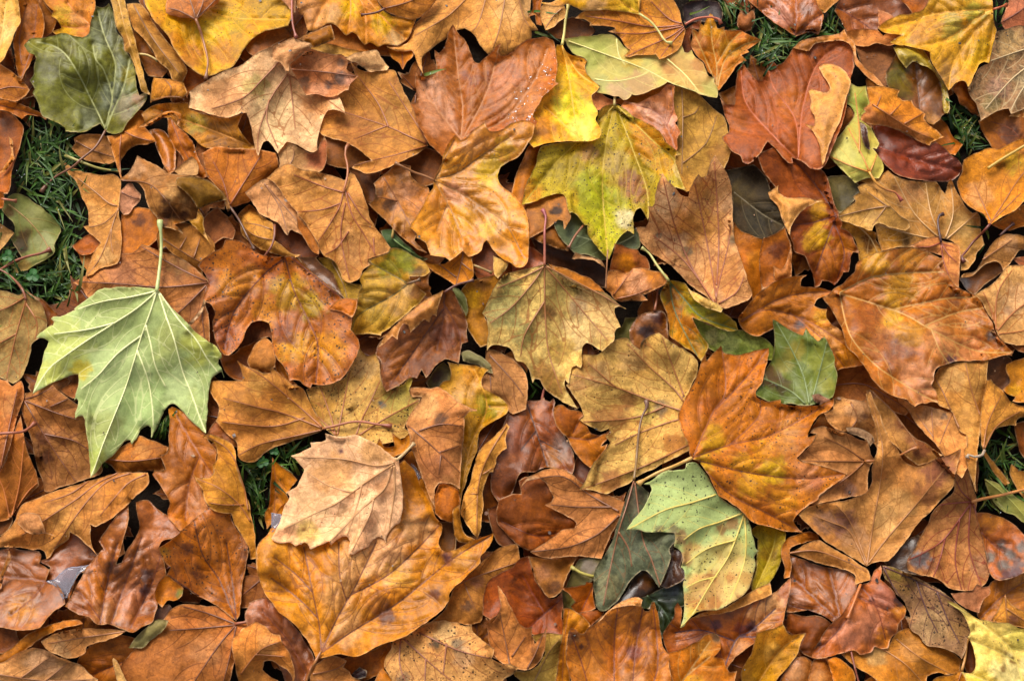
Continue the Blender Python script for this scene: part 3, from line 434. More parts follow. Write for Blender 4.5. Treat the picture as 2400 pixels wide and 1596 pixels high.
L('B2',4,'dark leaf behind the crumpled orange brown leaf','w','55300f','84 -2 100 -6 116 -4 113 10 112 20 108 30 100 28 96 18')
L('B2',6,'deep green leaf remnant with slender yellowish stalk','g','40542a','114 55 124 54 128 58 134 64 142 70 150 78 158 81 150 84 142 82 130 78 121 74 118 65',p='125 62 127 52 132 42 137 34 139 31',pc='9a7a3c',v='125 62 135 70 152 80',vc='6c8048',ro=.4)
L('B2',8,'mustard leaf with green torn crown right of mottled leaf','y','a9802e','102 82 112 79 121 76 123 72 130 71 138 74 144 78 152 82 158 88 160 93 154 97 147 97 141 97 141 100 144 102 150 108 156 113 152 120 145 126 138 132 128 140 118 148 116 149 115 152 108 150 100 150 90 151 84 151 86 145 90 133 93 122 94 115 96 108 97 105 95 100 98 94 106 86',v='150 101 140 104 125 115 95 132 88 146/140 104 126 96 104 84',p='139 104 145 102 151 100',pc='5c4024',b='136 82 10 727320/122 88 8 8f8228/150 94 5 6a4a1c/112 112 9 b08834/104 132 10 9c7a30/130 120 10 ac8040/140 108 6 b08a58/98 145 8 a3782a/148 112 5 86562a',vc='75622a')
L('B2',6,'olive yellow leaf between mottled and mustard leaves','t','8c6d28','56 80 66 80 74 86 80 96 86 103 96 104 98 110 94 118 82 119 76 112 69 99 63 89',v='70 84 80 104 84 118')
L('B2',6.1,'wet dark brown leaf above the mottled leaf shoulder','w','653a1a','38 80 55 79 61 87 71 94 75 105 82 118 70 109 54 97',ro=.18)
L('B2',8.65,'small orange curl between mottled and mustard leaves','w','aa601c','67 127 74 120 82 117 93 118 93 124 90 132 88 135 80 130 70 128',c=3)
L('B2',7.7,'small bowl shaped orange tan leaf under gold leaf','t','a96c28','141 75 146 80 155 84 165 86 174 85 180 80 188 74 190 64 194 72 198 80 200 92 200 97 195 102 183 106 175 100 165 94 155 87 146 82',v='190 62 190 78 184 104/184 98 168 86/188 84 198 92',vc='70401c',h='168 88 14 5',c=-2)
S('B2',5,'short khaki stalk end right of the bowl shaped leaf','200 87 208 90 217 94','84652f',1.6)
L('B2',6,'amber brown leaf left of the khaki olive leaf','t','936424','188 110 196 102 208 98 222 96 224 104 218 116 212 126 210 134 214 142 216 158 206 162 197 150 192 140 188 125',b='198 118 7 a87a1e/208 102 6 85562c')
L('B2',6.1,'small tan leaf wedge below the gold leaf lobe','t','a98449','218 78 233 84 229 92 222 99 218 92')
L('B2',4,'red brown leaf in the hollow below gold leaf lobes','w','662e14','200 76 210 64 220 74 222 90 215 102 204 100 198 88')
L('B2',6.5,'little grey green leaf beside the brown serrated leaf','g','5f6336','180 107 186 108 192 115 195 128 193 134 187 123 181 115')
L('C2',8,'chocolate brown leaf with tan serrated rim folded over','w','7b4426','110 12 112 3 118 -4 125 -12 135 -22 145 -30 155 -38 170 -46 180 -48 182 -46 185 -38 190 -28 193 -20 195 -14 193 -8 195 0 189 2 188 10 186 20 181 18 175 16 165 22 160 30 156 34 152 26 148 34 142 33 135 38 128 42 120 46 116 38 114 28 114 18',f=[('folded_rim','b17d48','112 6 116 -2 125 -12 140 -26 155 -38 172 -47 170 -40 167 -30 166 -23 162 -25 159 -18 154 -20 148 -14 142 -8 140 -15 136 -16 132 -10 130 -2 125 -5 118 2')],v='173 -44 172 -20 166 8/172 -30 150 2 122 42/172 -36 186 -10 188 8',p='173 -45 185 -52 200 -56',pc='552c1c',b='130 20 10 8d4c22/150 18 8 693620/175 -5 10 6a3a2c/142 8 8 905434',ro=.35)
# A3-B3
L('B2',8.4,'glossy gold leaf with wavy lobes near the centre top','y','c07e22','163 9 168 4 171 -4 172 -14 176 -24 183 -33 188 -28 194 -31 204 -40 210 -44 213 -38 217 -36 226 -38 234 -43 246 -46 256 -42 254 -32 248 -22 243 -14 237 -10 229 -6 224 -2 222 6 226 14 235 21 243 30 249 40 251 52 251 68 250 82 246 88 240 89 235 86 230 83 222 78 216 70 212 64 209 66 207 73 203 77 195 79 190 74 185 78 178 83 174 80 168 79 160 78 158 72 156 66 152 64 147 62 147 58 141 52 146 44 152 34 158 22 163 15',v='164 10 175 28 185 50 190 64/164 9 190 22 210 35 230 50 246 80/164 8 185 2 205 -12 235 -32/164 8 172 -8 182 -28/176 30 166 56',p='164 9 155 5 146 2 138 -2 128 -7',pc='85552c',vc='9a6420',b='215 0 12 c09a2a/235 5 6 b8a02c/182 20 8 b57c58/205 40 9 ad7428/224 45 8 ba8a50/190 45 10 c68a26/212 55 6 c49a26/243 60 10 bb7420/200 -25 10 b97c38/228 -20 8 b88c28',ro=.22,h='226 50 12 4/205 45 10 -3')
L('B3',8.3,'khaki olive leaf with red stalk standing at centre','t','bb9f60','30 86 36 90 44 96 52 101 62 106 75 110 85 112 92 117 98 122 105 127 98 125 94 126 94 131 97 137 100 144 96 145 94 149 94 156 89 160 83 166 76 162 69 158 65 161 64 168 64 178 63 181 59 179 55 181 53 190 52 195 49 192 48 196 51 203 60 218 50 214 40 208 30 200 25 192 21 191 19 195 17 189 15 182 10 176 4 174 0 166 -4 162 -12 160 -20 161 -23 165 -22 150 -23 136 -27 131 -24 124 -19 112 -13 102 -6 95 4 92 18 89',v='30 87 30 110 31 140 34 168 46 205/31 88 45 105 70 135 88 156/29 88 20 102 0 125 -20 140/30 88 10 98 -14 108/32 88 60 103 80 113 102 126/30 120 12 150 8 170',p='30 87 30 70 30 55 31 42 28 36',pc='93553a',pe='94484a',b='80 130 22 c2a06a/60 150 12 c2a470/28 185 9 86602e/10 150 10 8a7e4a/-10 130 12 968c58/40 115 9 a08a50/32 130 6 7a5a34/45 165 10 97793c/60 125 7 a58a66/0 110 9 8a7f4a/38 198 9 8c6834',vc='8a5629',mt=.5,rt=.6,sp=.3)
L('B3',8,'large tan leaf with two raised lobes right of centre','t','b6875a','138 2 142 8 148 14 155 22 162 24 164 16 168 8 171 3 174 6 178 5 181 -2 183 -8 187 -15 191 -8 196 0 199 5 202 20 203 35 203 50 204 62 207 72 211 82 214 92 218 105 221 112 218 118 210 122 202 125 196 127 190 124 184 120 175 113 167 108 160 102 152 93 144 86 135 80 126 74 119 66 116 58 114 52 118 52 123 52 125 47 126 38 125 33 129 33 131 28 133 16 136 8',v='187 123 165 88 150 52 139 8/187 122 190 104 198 72 201 50/188 118 178 60 168 12/186 122 160 85 130 60/190 122 206 112 213 98/188 105 190 60 186 -8',vc='86492a',b='140 30 12 c09a74/170 50 16 ad7a42/155 65 6 c79e74/195 95 14 a77242/145 65 8 bf936c/178 20 9 a87844/161 74 4 6a5a44/201 64 4 6f5c44/134 60 3 6a5a4a/200 30 7 b58a64',rt=.6,sp=.5,a=1.5)
L('B3',6,'brown leaf with black marks under the speckled olive leaf','w','926134','6 33 22 26 34 21 44 20 52 23 53 35 54 44 48 54 47 46 42 45 38 49 32 54 22 59 14 64 14 48 11 40',b='41 36 4 1e120a/36 38 2 20140c')
L('B3',5.5,'slate green wet leaf with brown stalk in central hollow','g','535b3a','38 48 50 40 54 36 60 40 66 46 72 50 90 60 116 52 118 70 112 74 95 70 90 80 82 82 70 78 58 76 48 66 42 58',p='66 50 58 60 52 71',pc='7a4a2c',ro=.2,vc='8a9068',v='112 60 92 68 60 60')
L('B3',5.2,'rolled brown leaf left of the slate green wet leaf','t','845024','20 58 34 51 40 51 46 59 51 68 52 74 42 72 32 68 21 64',c=4)
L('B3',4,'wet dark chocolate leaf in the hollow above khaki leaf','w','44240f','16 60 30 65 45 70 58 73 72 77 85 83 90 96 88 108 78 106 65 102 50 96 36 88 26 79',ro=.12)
L('B3',6,'thin pale brown curled leaf rim above the wet hollow','t','a97a50','55 81 58 75 65 77 75 80 82 83 87 91 84 88 76 83 66 81')
L('B3',6,'orange brown leaf showing above the khaki leaf shoulder','t','a96a2c','34 86 50 90 62 95 72 99 80 106 86 113 72 110 55 102 42 95')
L('B3',6,'pink red wet leaf touching the khaki leaf base','w','a2553c','-1 82 8 79 16 69 24 74 30 80 31 86 24 90 12 93 0 94',ro=.2)
L('B3',7.8,'crumbly rust fragment at the tip of speckled leaf','w','8f4c2e','94 67 100 68 108 71 115 72 118 76 124 80 127 90 120 94 110 93 104 96 95 94 89 91 91 84 93 75',a=3.2,b='104 84 7 a8641c',ro=.7)
L('B3',8,'torn orange pink leaf fragment above khaki leaf right tip','t','b0713e','88 92 96 91 105 94 112 90 122 90 130 92 138 93 143 97 141 104 134 108 125 112 120 114 125 119 118 120 108 119 100 121 94 118 90 112 86 108',v='92 116 104 100 111 91/94 118 112 114 128 108',b='115 104 9 ba8460/130 98 6 a86428',a=1.8)
S('B3',8.4,'thin dry stem standing left of torn fragment','88 73 87 90 86 108','8a5a34',.9)
L('B3',8.2,'green and rust folded leaf with yellowish rim right of centre','y','917620','144 101 152 101 160 104 164 112 170 118 178 122 186 126 194 130 202 136 206 140 208 146 202 148 194 146 184 142 175 138 166 135 170 145 175 152 180 160 178 168 174 175 168 168 160 163 152 157 145 152 144 140 142 130 138 122 136 114 140 106',v='144 101 160 120 175 135 206 146/145 104 150 130 170 170',p='144 101 134 88 126 76 119 71',pc='a09856',f=[('folded_rim','bd9c56','161 106 165 110 172 114 180 118 188 122 194 127 192 130 186 128 178 126 170 120 164 114')],b='148 132 12 9a581a/158 150 10 b0701c/172 128 8 7e7a1e/188 138 9 7d6c1e/165 140 6 8a4c18/146 112 7 8f5c24/168 165 7 ad7a24',vc='4c5a30')
L('B3',6.5,'mossy green yellow mottled leaf under the green rust leaf','g','78842f','164 134 180 141 195 146 208 146 220 148 228 152 237 158 244 168 247 176 230 174 215 178 200 175 190 168 180 162 170 148',b='200 158 8 a3ac5a/220 160 7 9aa448/185 152 6 b0ae68/212 168 6 6d7a28',mt=.8,sp=.3)
L('B3',6.8,'small wet brown leaf with black blotch at centre right','w','744422','108 145 112 138 118 132 126 130 136 128 141 132 143 142 144 155 147 162 135 167 120 170 112 162 108 152',p='131 129 133 118 134 108',pc='7a4428',b='125 150 7 1f0b06/134 136 5 3a180c/116 156 4 8c5a34/132 158 6 9c6c40',ro=.15,a=2)
L('B3',5,'olive leaf sliver right of the khaki olive leaf','g','605a2b','94 147 100 144 104 135 120 134 113 144 109 150 112 162 94 164')
L('B3',6,'orange leaf panel right of the large tan leaf','w','a05a24','203 46 210 55 220 59 230 63 240 64 248 70 252 85 248 102 240 108 232 112 226 117 221 120 218 108 213 94 209 80 204 64',b='225 80 8 a8642c/238 92 6 7c3418')
L('B3',5,'dark olive green leaf above the orange panel','w','33291a','194 0 210 -3 222 -6 232 4 238 18 247 30 252 50 245 58 234 66 222 62 212 56 203 48 202 25',v='204 20 230 40 248 50',vc='5a4c30',ro=.6,b='225 45 10 2a2418/212 20 9 40341c')
L('B3',5,'small orange piece between yellow lobe and tan leaf','w','a26626','146 -6 168 -4 164 9 158 16 151 8')
# B4
L('B4',7.4,'long brick red leaf with tan lobe folded at left','w','7c3416','-10 -14 10 -22 40 -6 50 0 55 8 58 18 60 26 62 34 65 38 65 43 68 47 67 53 73 55 78 62 82 70 84 76 78 75 76 80 75 90 74 93 69 93 66 100 61 105 56 102 50 101 47 106 43 107 41 95 37 85 34 78 28 76 24 74 22 66 20 60 20 45 10 20 -5 0',v='63 42 52 70 44 92/63 41 40 48 20 50/60 46 70 75 64 98/62 40 45 15 20 -15',f=[('folded_lobe','bc8a54','0 20 6 16 10 13 9 18 12 22 18 25 28 25 40 26 50 28 42 31 34 35 27 42 22 50 20 60 16 52 12 42 8 32 2 26')],b='47 60 9 ac8418/45 37 7 a87a1c/70 70 8 a86018/30 10 14 8a3c24/55 85 10 94501e/40 66 6 a67a1e',vc='5e2614')
L('B4',4,'dark olive wet leaf between brick red and khaki leaves','d','4e4420','54 6 68 4 79 9 86 16 82 24 75 33 66 40 62 34 57 20',ro=.2)
L('B4',7,'khaki tan leaf with pointed left lobe beside brick red leaf','t','a27a42','60 43 70 36 80 28 78 24 85 20 82 15 88 12 98 16 106 24 112 32 120 40 128 46 130 52 126 55 120 54 112 52 102 48 98 50 96 55 90 54 80 50 68 46',v='128 36 112 33 90 36 62 43/110 33 92 20/108 34 96 50',b='88 28 7 8c6430/95 44 7 ab8650')
L('B4',6.5,'ochre leaf with brown stain under the khaki tan leaf','t','a57632','66 46 78 49 90 54 101 57 99 64 106 72 102 78 92 79 84 86 82 72 79 62 72 55 65 52',b='93 66 6 5e3416/104 66 4 5e3416',v='84 52 94 62 101 76',vc='b08850')
L('B4',6.8,'broad tan leaf with tall spike in the upper right','t','a57741','84 9 92 7 100 5 110 0 115 4 125 8 140 10 155 10 160 18 163 22 166 10 168 8 172 16 178 26 182 34 188 39 192 38 195 42 195 52 197 62 199 68 193 74 190 82 184 90 177 92 176 80 170 66 155 62 142 68 132 70 120 70 104 74 100 58 98 50 103 48 114 53 124 55 130 52 128 46 118 40 110 30 102 20 92 13',v='161 64 150 40 145 12/162 64 170 40 168 12/160 64 135 40 116 6/163 64 185 45 193 38/158 64 130 58 102 50/164 66 184 84',b='150 25 12 ad8048/185 60 9 8f6a38/130 20 10 a8764c/126 65 6 5e4424/115 62 9 a06e2c/175 50 10 a88450',vc='b58a58',rt=.5)
L('B4',7.2,'pink orange leaf with dark curved stalk on the broad tan leaf','t','ae7142','130 69 140 64 150 61 157 61 162 65 170 66 176 69 177 78 176 90 176 100 175 108 170 104 165 98 160 92 155 90 158 80 161 79 152 76 140 72',v='159 66 165 76 173 84/159 66 148 70 138 70/159 66 161 82 166 96/159 67 170 70',p='159 66 157 55 156 46 158 41 161 40',pc='432520',vc='8a4228')
L('B4',8.6,'very large orange mottled leaf with raised pale ribs at right','w','a05a1e','54 115 60 109 68 104 74 98 80 92 81 86 86 81 95 77 105 74 115 72 125 71 138 71 148 75 158 80 161 82 157 87 160 92 166 96 172 105 180 110 190 115 195 119 197 124 200 130 203 135 207 140 208 146 211 152 226 167 222 169 215 170 200 174 188 175 175 175 163 178 156 181 153 185 152 192 150 197 154 203 157 214 150 212 146 214 140 214 135 217 130 213 128 210 115 207 100 197 90 182 80 169 72 162 70 153 68 146 63 136 57 126 50 117',v='66 112 95 98 130 94 165 93/66 113 90 120 125 132 150 146 190 165 224 167/66 114 75 150 95 175 115 190 140 205 156 213/112 128 160 118 192 116/145 142 175 130 200 126/150 146 158 165 166 177',b='100 85 10 ad7c20/122 106 11 ac7a20/112 122 8 a87a26/130 80 9 a46a1c/115 165 14 7c4630/160 155 14 b0754c/140 190 16 a8714f/185 165 12 b1714a/110 140 9 a66a3c/130 150 10 a87434/168 174 4 4c2a34/172 118 5 6c3418/205 152 4 4c3a34/90 135 12 87401e/175 140 12 a66030/115 135 7 b88a3c/100 160 9 9a5a38',vc='b98a48',ro=.3,a=1.8,h='125 95 16 3')
L('B4',8,'light tan leaf with orange ribs at right edge','t','b88b57','189 115 196 110 205 105 212 98 220 88 228 87 248 86 248 158 238 160 226 160 214 155 208 142 207 139 203 133 200 128 196 120',v='210 148 209 130 212 110 224 92/210 148 226 130 246 116/209 146 205 128 198 112/212 150 230 148 246 144',vc='93531f',b='222 125 10 c2986a/230 112 9 c0956a/220 128 4 8a6a50',rt=.5)
L('B4',7.3,'tan leaf with arched lobes over grass at right edge','t','a07040','180 95 190 92 198 80 206 66 214 60 222 58 235 60 248 62 248 72 232 73 228 78 220 88 216 92 214 86 208 83 200 86 192 93 188 97 176 99',v='178 96 200 80 224 64',b='222 66 7 ad8058')
L('B4',5,'orange brown leaf behind dark twig near right edge','t','a0622a','206 50 222 40 235 31 248 28 248 48 232 52 220 55')
S('B4',5.5,'dark broken twig poking out near the right edge','213 60 219 54 225 49','4c2a20',1.6)
L('B4',5,'dark wet leaf under the arched tan leaf','w','673e20','174 98 190 92 205 83 215 82 216 93 207 99 197 107 190 114 183 110 178 103',b='180 104 6 6a6668',ro=.12)  # grey blot is a bluish wet gleam painted on the brown
L('B4',7,'curled rust leaf with light lip left of brick red leaf','w','934f24','-4 62 2 60 8 57 12 54 16 52 18 60 21 66 22 80 22 100 16 102 8 100 2 106 -6 110 -8 80',f=[('curled_lip','b07444','5 87 10 90 14 89 18 80 21 68 22 82 22 98 14 100 6 103 5 95')],b='10 72 7 54210f')
L('B4',7.6,'orange leaf with grey fleck above the green olive leaf','w','ab6524','-27 134 -22 128 -14 118 -8 111 0 106 10 100 22 97 36 96 31 100 30 106 36 107 48 108 66 112 56 114 46 118 42 124 48 127 55 127 53 132 58 141 66 146 73 152 80 162 90 170 94 174 90 178 80 180 64 183 58 172 50 160 30 152 10 144 0 148 -10 152 -20 148 -26 142',v='-25 138 10 118 40 112 64 112/-24 139 0 128 40 140 90 173/20 130 50 155 70 180',b='30 140 4 50454a/55 155 12 b98048/75 168 8 b8741c/20 115 10 a05a20/50 135 6 b58224',ro=.35)
L('B4',8,'dark green yellow leaf peeking behind the orange star leaf','g','586418','4 136 12 141 22 147 32 151 35 145 40 151 46 157 52 152 56 160 61 172 61 178 64 190 62 199 60 208 50 212 36 216 20 214 5 214 -8 208 -14 205 -8 195 -4 185 3 175 6 160',v='38 214 33 190 22 165 8 140/40 212 46 190 54 158/34 214 20 202 -6 190',b='4 186 9 4e3010/14 178 7 7c7426/48 175 10 80842a/25 165 7 7c701c/52 196 7 848228/38 195 8 66701c/14 198 6 4a3c12',vc='6f7a4a',ro=.28)
# ---- C1
L('C1',7,'rolled brown tan leaf standing at the left edge','t','a06136','-6 33 0 34 6 36 8 32 8 38 11 41 15 38 19 36 22 42 22 52 18 62 15 72 12 85 8 100 4 112 0 120 -6 120',v='0 118 8 80 16 44',c=6,b='8 60 7 b07848')
S('C1',7.6,'red brown stalk with flared end over the left edge','-4 85 10 84 20 83 26 80 32 75','8a4a30',1.7,2.6)
L('C1',6.5,'brown leaf with bright orange ribs at lower left edge','t','985a2a','12 85 16 75 19 68 21 80 23 92 28 108 33 120 36 132 30 138 22 146 14 155 10 162 4 165 -6 166 -6 120 2 115 8 100',v='9 162 3 135 -4 122/11 160 18 130 22 92/10 162 24 140 34 130',vc='b0642a',c=3)
L('C1',6.4,'dull brown veined leaf under the pale green leaf tip','t','926339','23 47 30 46 38 42 48 39 52 44 60 50 70 57 78 60 82 75 88 90 92 105 94 118 92 122 80 126 70 130 55 134 46 138 41 138 40 132 38 125 33 112 30 95 25 80 20 65 21 55',v='22 54 50 65 72 72/22 54 40 85 55 108 72 132/22 53 35 49 50 41/46 60 64 52/40 85 70 92 90 108',b='40 88 6 6d4632/42 106 5 5c3a2a/60 90 8 85562f/75 100 10 a06e40',vc='6c3c1e',rt=.7,a=1.5)
L('C1',5,'crinkled brown scrap left of the pale green leaf','t','875430','55 45 64 39 73 38 73 52 66 52',a=2.2)
L('C1',4,'brown scrap under the left lobe of the pale green leaf','w','80502e','46 38 58 33 65 36 58 46 50 44')
L('C1',7.2,'orange brown leaf sliver below pale green leaf tip','t','9a5c2a','91 107 100 104 108 98 116 94 122 90 128 86 138 90 148 94 155 97 153 104 150 112 152 118 146 119 135 119 122 120 112 121 107 120 102 114 96 111',v='91 107 120 110 152 106',c=4,b='130 100 6 b07844')
L('C1',7.6,'orange brown leaf with rounded tip between green lobes','w','a75e20','155 62 158 60 163 62 170 66 178 74 186 82 190 86 192 92 197 97 199 100 199 108 197 116 196 124 190 128 186 130 186 136 188 145 192 155 190 162 175 176 165 173 155 162 154 157 156 148 152 140 146 130 140 122 142 119 150 119 152 117 148 108 146 104 152 103 155 98 155 88 156 76 155 68',v='160 64 170 82 182 102 195 122/184 104 174 130 170 165',b='160 65 6 b9782a/170 140 10 ad6c44/185 150 8 b07850/160 130 8 ad6a3a',ro=.3)
L('C1',8.3,'golden tan oak like leaf folded beside the orange leaf','t','b17a34','186 88 190 85 197 86 206 90 213 94 216 100 217 112 220 124 225 136 229 150 231 160 234 175 236 199 230 200 228 188 222 178 216 168 212 158 205 158 195 155 191 150 188 145 185 135 180 128 178 123 182 125 190 125 193 124 196 120 195 114 199 108 199 100 195 92',v='230 165 218 148 200 134 181 126/228 155 222 125 210 100 190 87/224 150 205 150 192 148',vc='8f5422',c=3)
L('C1',8.2,'wide tan leaf whose brown stalk curves right','t','ab753c','192 38 196 36 213 36 222 36 223 30 218 18 227 23 235 26 243 29 249 29 249 23 255 28 263 35 269 40 275 41 279 44 285 56 291 68 298 79 293 83 280 88 265 93 250 98 241 104 235 110 227 111 220 108 218 100 217 93 211 87 203 79 198 73 201 66 201 60 195 50 192 44',v='297 80 275 60 245 35 228 24/297 80 260 66 235 60 205 52/297 81 275 86 240 94 220 104/280 70 250 78 204 74',p='297 80 310 77 323 74 335 74 345 76 353 77 360 78',pc='90542c',pe='8a4832',vc='8a5024',b='250 55 14 a66c34/230 80 12 a06834/275 65 10 b5803e/235 40 8 b08044',rt=.5)
L('C1',7.8,'rolled tan leaf with fine ribs at lower left','t','af7740','136 120 137 128 134 134 125 142 118 149 110 156 102 163 92 168 88 170 83 168 83 180 85 188 89 196 83 190 76 183 68 177 64 175 63 181 58 185 50 191 46 198 42 200 41 194 36 191 28 191 15 189 0 189 -8 188 2 177 12 167 16 157 20 150 28 146 40 141 55 136 75 130 92 125 108 121 122 120',v='108 121 90 130 70 145 50 158 20 178/120 121 100 128 86 140 70 160 50 190/134 122 118 130 104 145 92 160/100 122 84 127 64 140 40 148',f=[('folded_lobe','ae7b50','16 167 18 159 26 157 36 159 40 169 42 175 50 178 40 176 30 177 22 173')],c=5,vc='8c5228',b='110 140 14 a86c34/60 165 12 b9844a/100 128 8 a06430')
L('C1',6,'dark orange leaf behind the golden oak like leaf','w','844a2a','188 88 198 72 206 78 214 87 220 98 210 95 200 88')
L('C1',5,'wet red brown leaf below the mottled leaf left lobe','w','83421f','200 8 212 12 222 6 240 -2 252 8 258 30 242 40 225 37 213 34 206 26',ro=.15)
L('C2',6.5,'tan leaf curl under the mottled leaf lower notch','t','a06835','-8 18 0 2 8 -4 15 2 18 14 18 24 14 25 14 30 4 28 -6 25',c=4)
L('C2',5,'brown leaf slice right of the curl under mottled leaf','w','884c20','16 12 26 22 31 33 40 42 30 40 19 29')
# ---- C2
L('C2',7.3,'khaki yellow leaf with brown forked ribs at centre left','t','a9864c','94 4 98 10 102 14 105 13 110 11 114 20 114 30 116 38 120 46 126 40 131 37 135 40 138 36 142 33 144 33 143 38 141 46 143 51 147 52 152 51 150 56 144 65 138 75 136 80 142 82 140 87 132 90 120 94 108 95 95 90 80 88 70 85 62 78 56 68 50 56 46 44 50 42 64 40 74 37 82 32 88 22 93 12',v='74 90 69 70 59 42/74 90 80 60 86 28/92 86 98 70 105 56 114 36/95 86 120 70 150 54/75 88 64 76 54 66',vc='8c5023',b='138 40 8 b8a548/130 55 12 ad9a52/100 25 9 a98a5c/60 60 10 9c7236/127 44 2 4a3a24/116 58 3 5a5a5a',sp=.9,rt=.4)
L('C2',9,'light tan leaf with raised ribs and toothed lower edge','t','d6aa84','130 108 125 105 115 97 108 93 100 89 94 86 88 86 82 88 74 87 63 84 64 90 60 92 50 93 51 97 44 100 38 103 32 105 37 109 41 113 44 118 42 124 40 128 37 133 32 136 27 138 31 142 30 146 26 151 24 157 22 165 18 173 14 181 18 184 25 185 32 185 36 188 44 185 47 186 50 191 56 188 67 184 69 187 73 183 79 179 84 179 86 183 85 195 89 196 95 192 103 188 108 182 113 179 117 181 119 185 121 177 127 169 132 166 134 158 135 150 135 138 133 125 131 112',v='127 112 100 130 75 148 56 157 26 172/127 111 110 114 80 108 35 106/125 115 118 135 96 155 68 184/127 114 127 140 122 175/97 132 94 146 84 178/88 139 66 132 48 121/108 145 104 160 88 193',p='129 109 135 104 141 98 145 94',pc='b09064',pr=1.6,vc='ab7c4e',b='50 150 14 d0aa80/70 120 14 bb8a5a/110 100 10 be9060/48 175 8 bfa05e/78 100 2 5a3a40/120 135 8 b88660/85 165 10 caa078/44 172 2 7a5230',a=1.6,h='80 142 14 6/100 162 10 5/60 114 10 4/118 140 9 4',rt=.35)
L('C2',8,'pinkish brown leaf rolled into a cone over gold leaf','t','a97448','142 42 150 42 160 43 168 42 175 46 184 54 195 60 203 63 196 65 191 70 192 76 191 90 189 105 188 120 187 135 182 132 175 130 168 130 165 135 164 145 164 152 160 145 155 132 150 118 145 104 142 95 140 82 138 76 142 66 150 56 152 51 143 51 141 46',v='138 76 155 90 170 104 187 120/150 82 170 76 190 78/168 102 186 96/170 104 168 122',f=[('rolled_end','9a4e1a','164 158 164 142 168 131 176 131 186 137 188 146 186 158 180 166 172 164')],vc='71401f',c=8,b='155 60 10 b98a5a/170 72 5 5a4030/165 115 12 a06440',rt=.5)
L('C2',7.8,'bright gold leaf with olive patch behind the rolled cone','y','b78426','176 19 182 20 190 21 200 22 210 24 214 26 210 30 207 36 208 42 214 46 222 50 230 56 232 62 228 68 220 72 208 80 205 85 203 100 198 112 195 122 192 132 187 145 186 160 182 168 172 150 180 120 186 100 188 80 180 70 172 60 168 50 168 42 172 37 178 36 179 30',v='186 160 196 100 212 60 200 24/212 60 230 60',b='212 60 9 9c8c26/190 40 9 b3803a/198 30 7 ba7a1e/222 58 6 bf981e/198 100 8 b8821c',ro=.28)
L('C2',8.1,'oak shaped tan strip right of the gold leaf','t','bb8440','230 75 233 78 230 85 229 90 230 98 226 100 222 106 220 112 218 120 215 120 212 126 210 132 208 140 209 150 208 160 207 170 204 182 198 175 192 165 188 158 190 145 196 130 203 105 210 95 220 86',v='230 78 212 108 204 135 203 178/208 122 218 116/204 140 196 140',c=4,vc='92581f')
L('C2',7.4,'orange tan scrap above the light tan leaf stalk','w','ad6d2c','109 99 113 87 118 97 127 96 125 84 134 90 143 82 141 95 130 105 118 104')
L('C2',7.35,'wet dark rust bark flake beside the light tan stalk','d','4a1d0b','122 103 132 94 140 89 147 87 147 97 139 103 133 112 125 108',ro=.1,a=2)
L('C2',5,'orange leaf holding rain water beside the rolled cone','w','a06428','130 108 142 96 149 110 153 120 159 138 166 152 150 162 134 162 132 140 131 120',b='152 148 7 b88a54',ro=.15)
W('C2',5.3,'small rain puddle between the light tan leaf and cone','134 132 138 120 143 112 149 118 152 125 144 131')
L('C3',6.5,'dark rust brown leaf with vertical rib at lower centre','w','743617','-4 68 0 64 4 58 10 55 18 54 26 54 29 51 30 54 35 55 38 52 40 56 38 64 42 76 48 86 54 96 57 105 57 118 55 122 45 118 30 116 20 120 10 120 5 125 0 140 -10 150 -18 140 -20 120 -22 100 -12 84',v='14 58 22 82 33 116/22 82 8 100/24 90 44 100',b='20 66 9 8c441a/40 105 9 86542a/45 95 7 7a5a4c/0 90 12 6c3020',vc='3e1a0c',ro=.22)
L('C2',5,'very dark brown leaf behind the oak shaped tan strip','w','66351a','205 130 220 108 232 94 248 92 252 152 235 164 206 166 206 145')
L('C3',6,'small pink and yellow leaf tip left of khaki leaf','t','ad7a48','-10 14 0 8 8 17 16 21 13 30 6 38 1 31 -4 24',b='8 24 4 a5604c/10 32 4 c09a2c')
S('C3',6.3,'pink hooked stalk end in the small grassy gap','27 58 29 46 32 40 38 36 42 37','93503f',1.6)
L('C2',6.6,'orange tan leaf right of the gold leaf with fine ribs','t','a07045','211 8 220 8 232 14 240 20 248 30 250 45 248 62 236 67 230 62 222 52 212 47 206 41 207 33 212 29 211 20',v='214 12 235 35 246 50/215 28 216 45',vc='6e4020',rt=.6)
L('C2',7,'olive curled leaf sliver above the gold leaf','g','6f6841','188 10 194 8 204 12 212 18 216 22 218 30 212 28 205 22 196 20 190 18',c=3)
L('C2',5,'dark olive brown leaf under the serrated brown leaf','d','544b20','156 38 164 26 172 19 180 26 180 38 170 44 160 45',b='166 32 4 3a1c10')
L('C2',8,'orange pointed leaf beside grass gap left of light tan leaf','w','af6b1c','15 106 20 112 28 118 34 122 38 127 32 134 28 140 31 146 24 156 16 165 10 172 8 158 12 150 13 135',v='15 108 18 130 16 162',b='20 143 1 4a2a10/29 143 1 4a2a10')
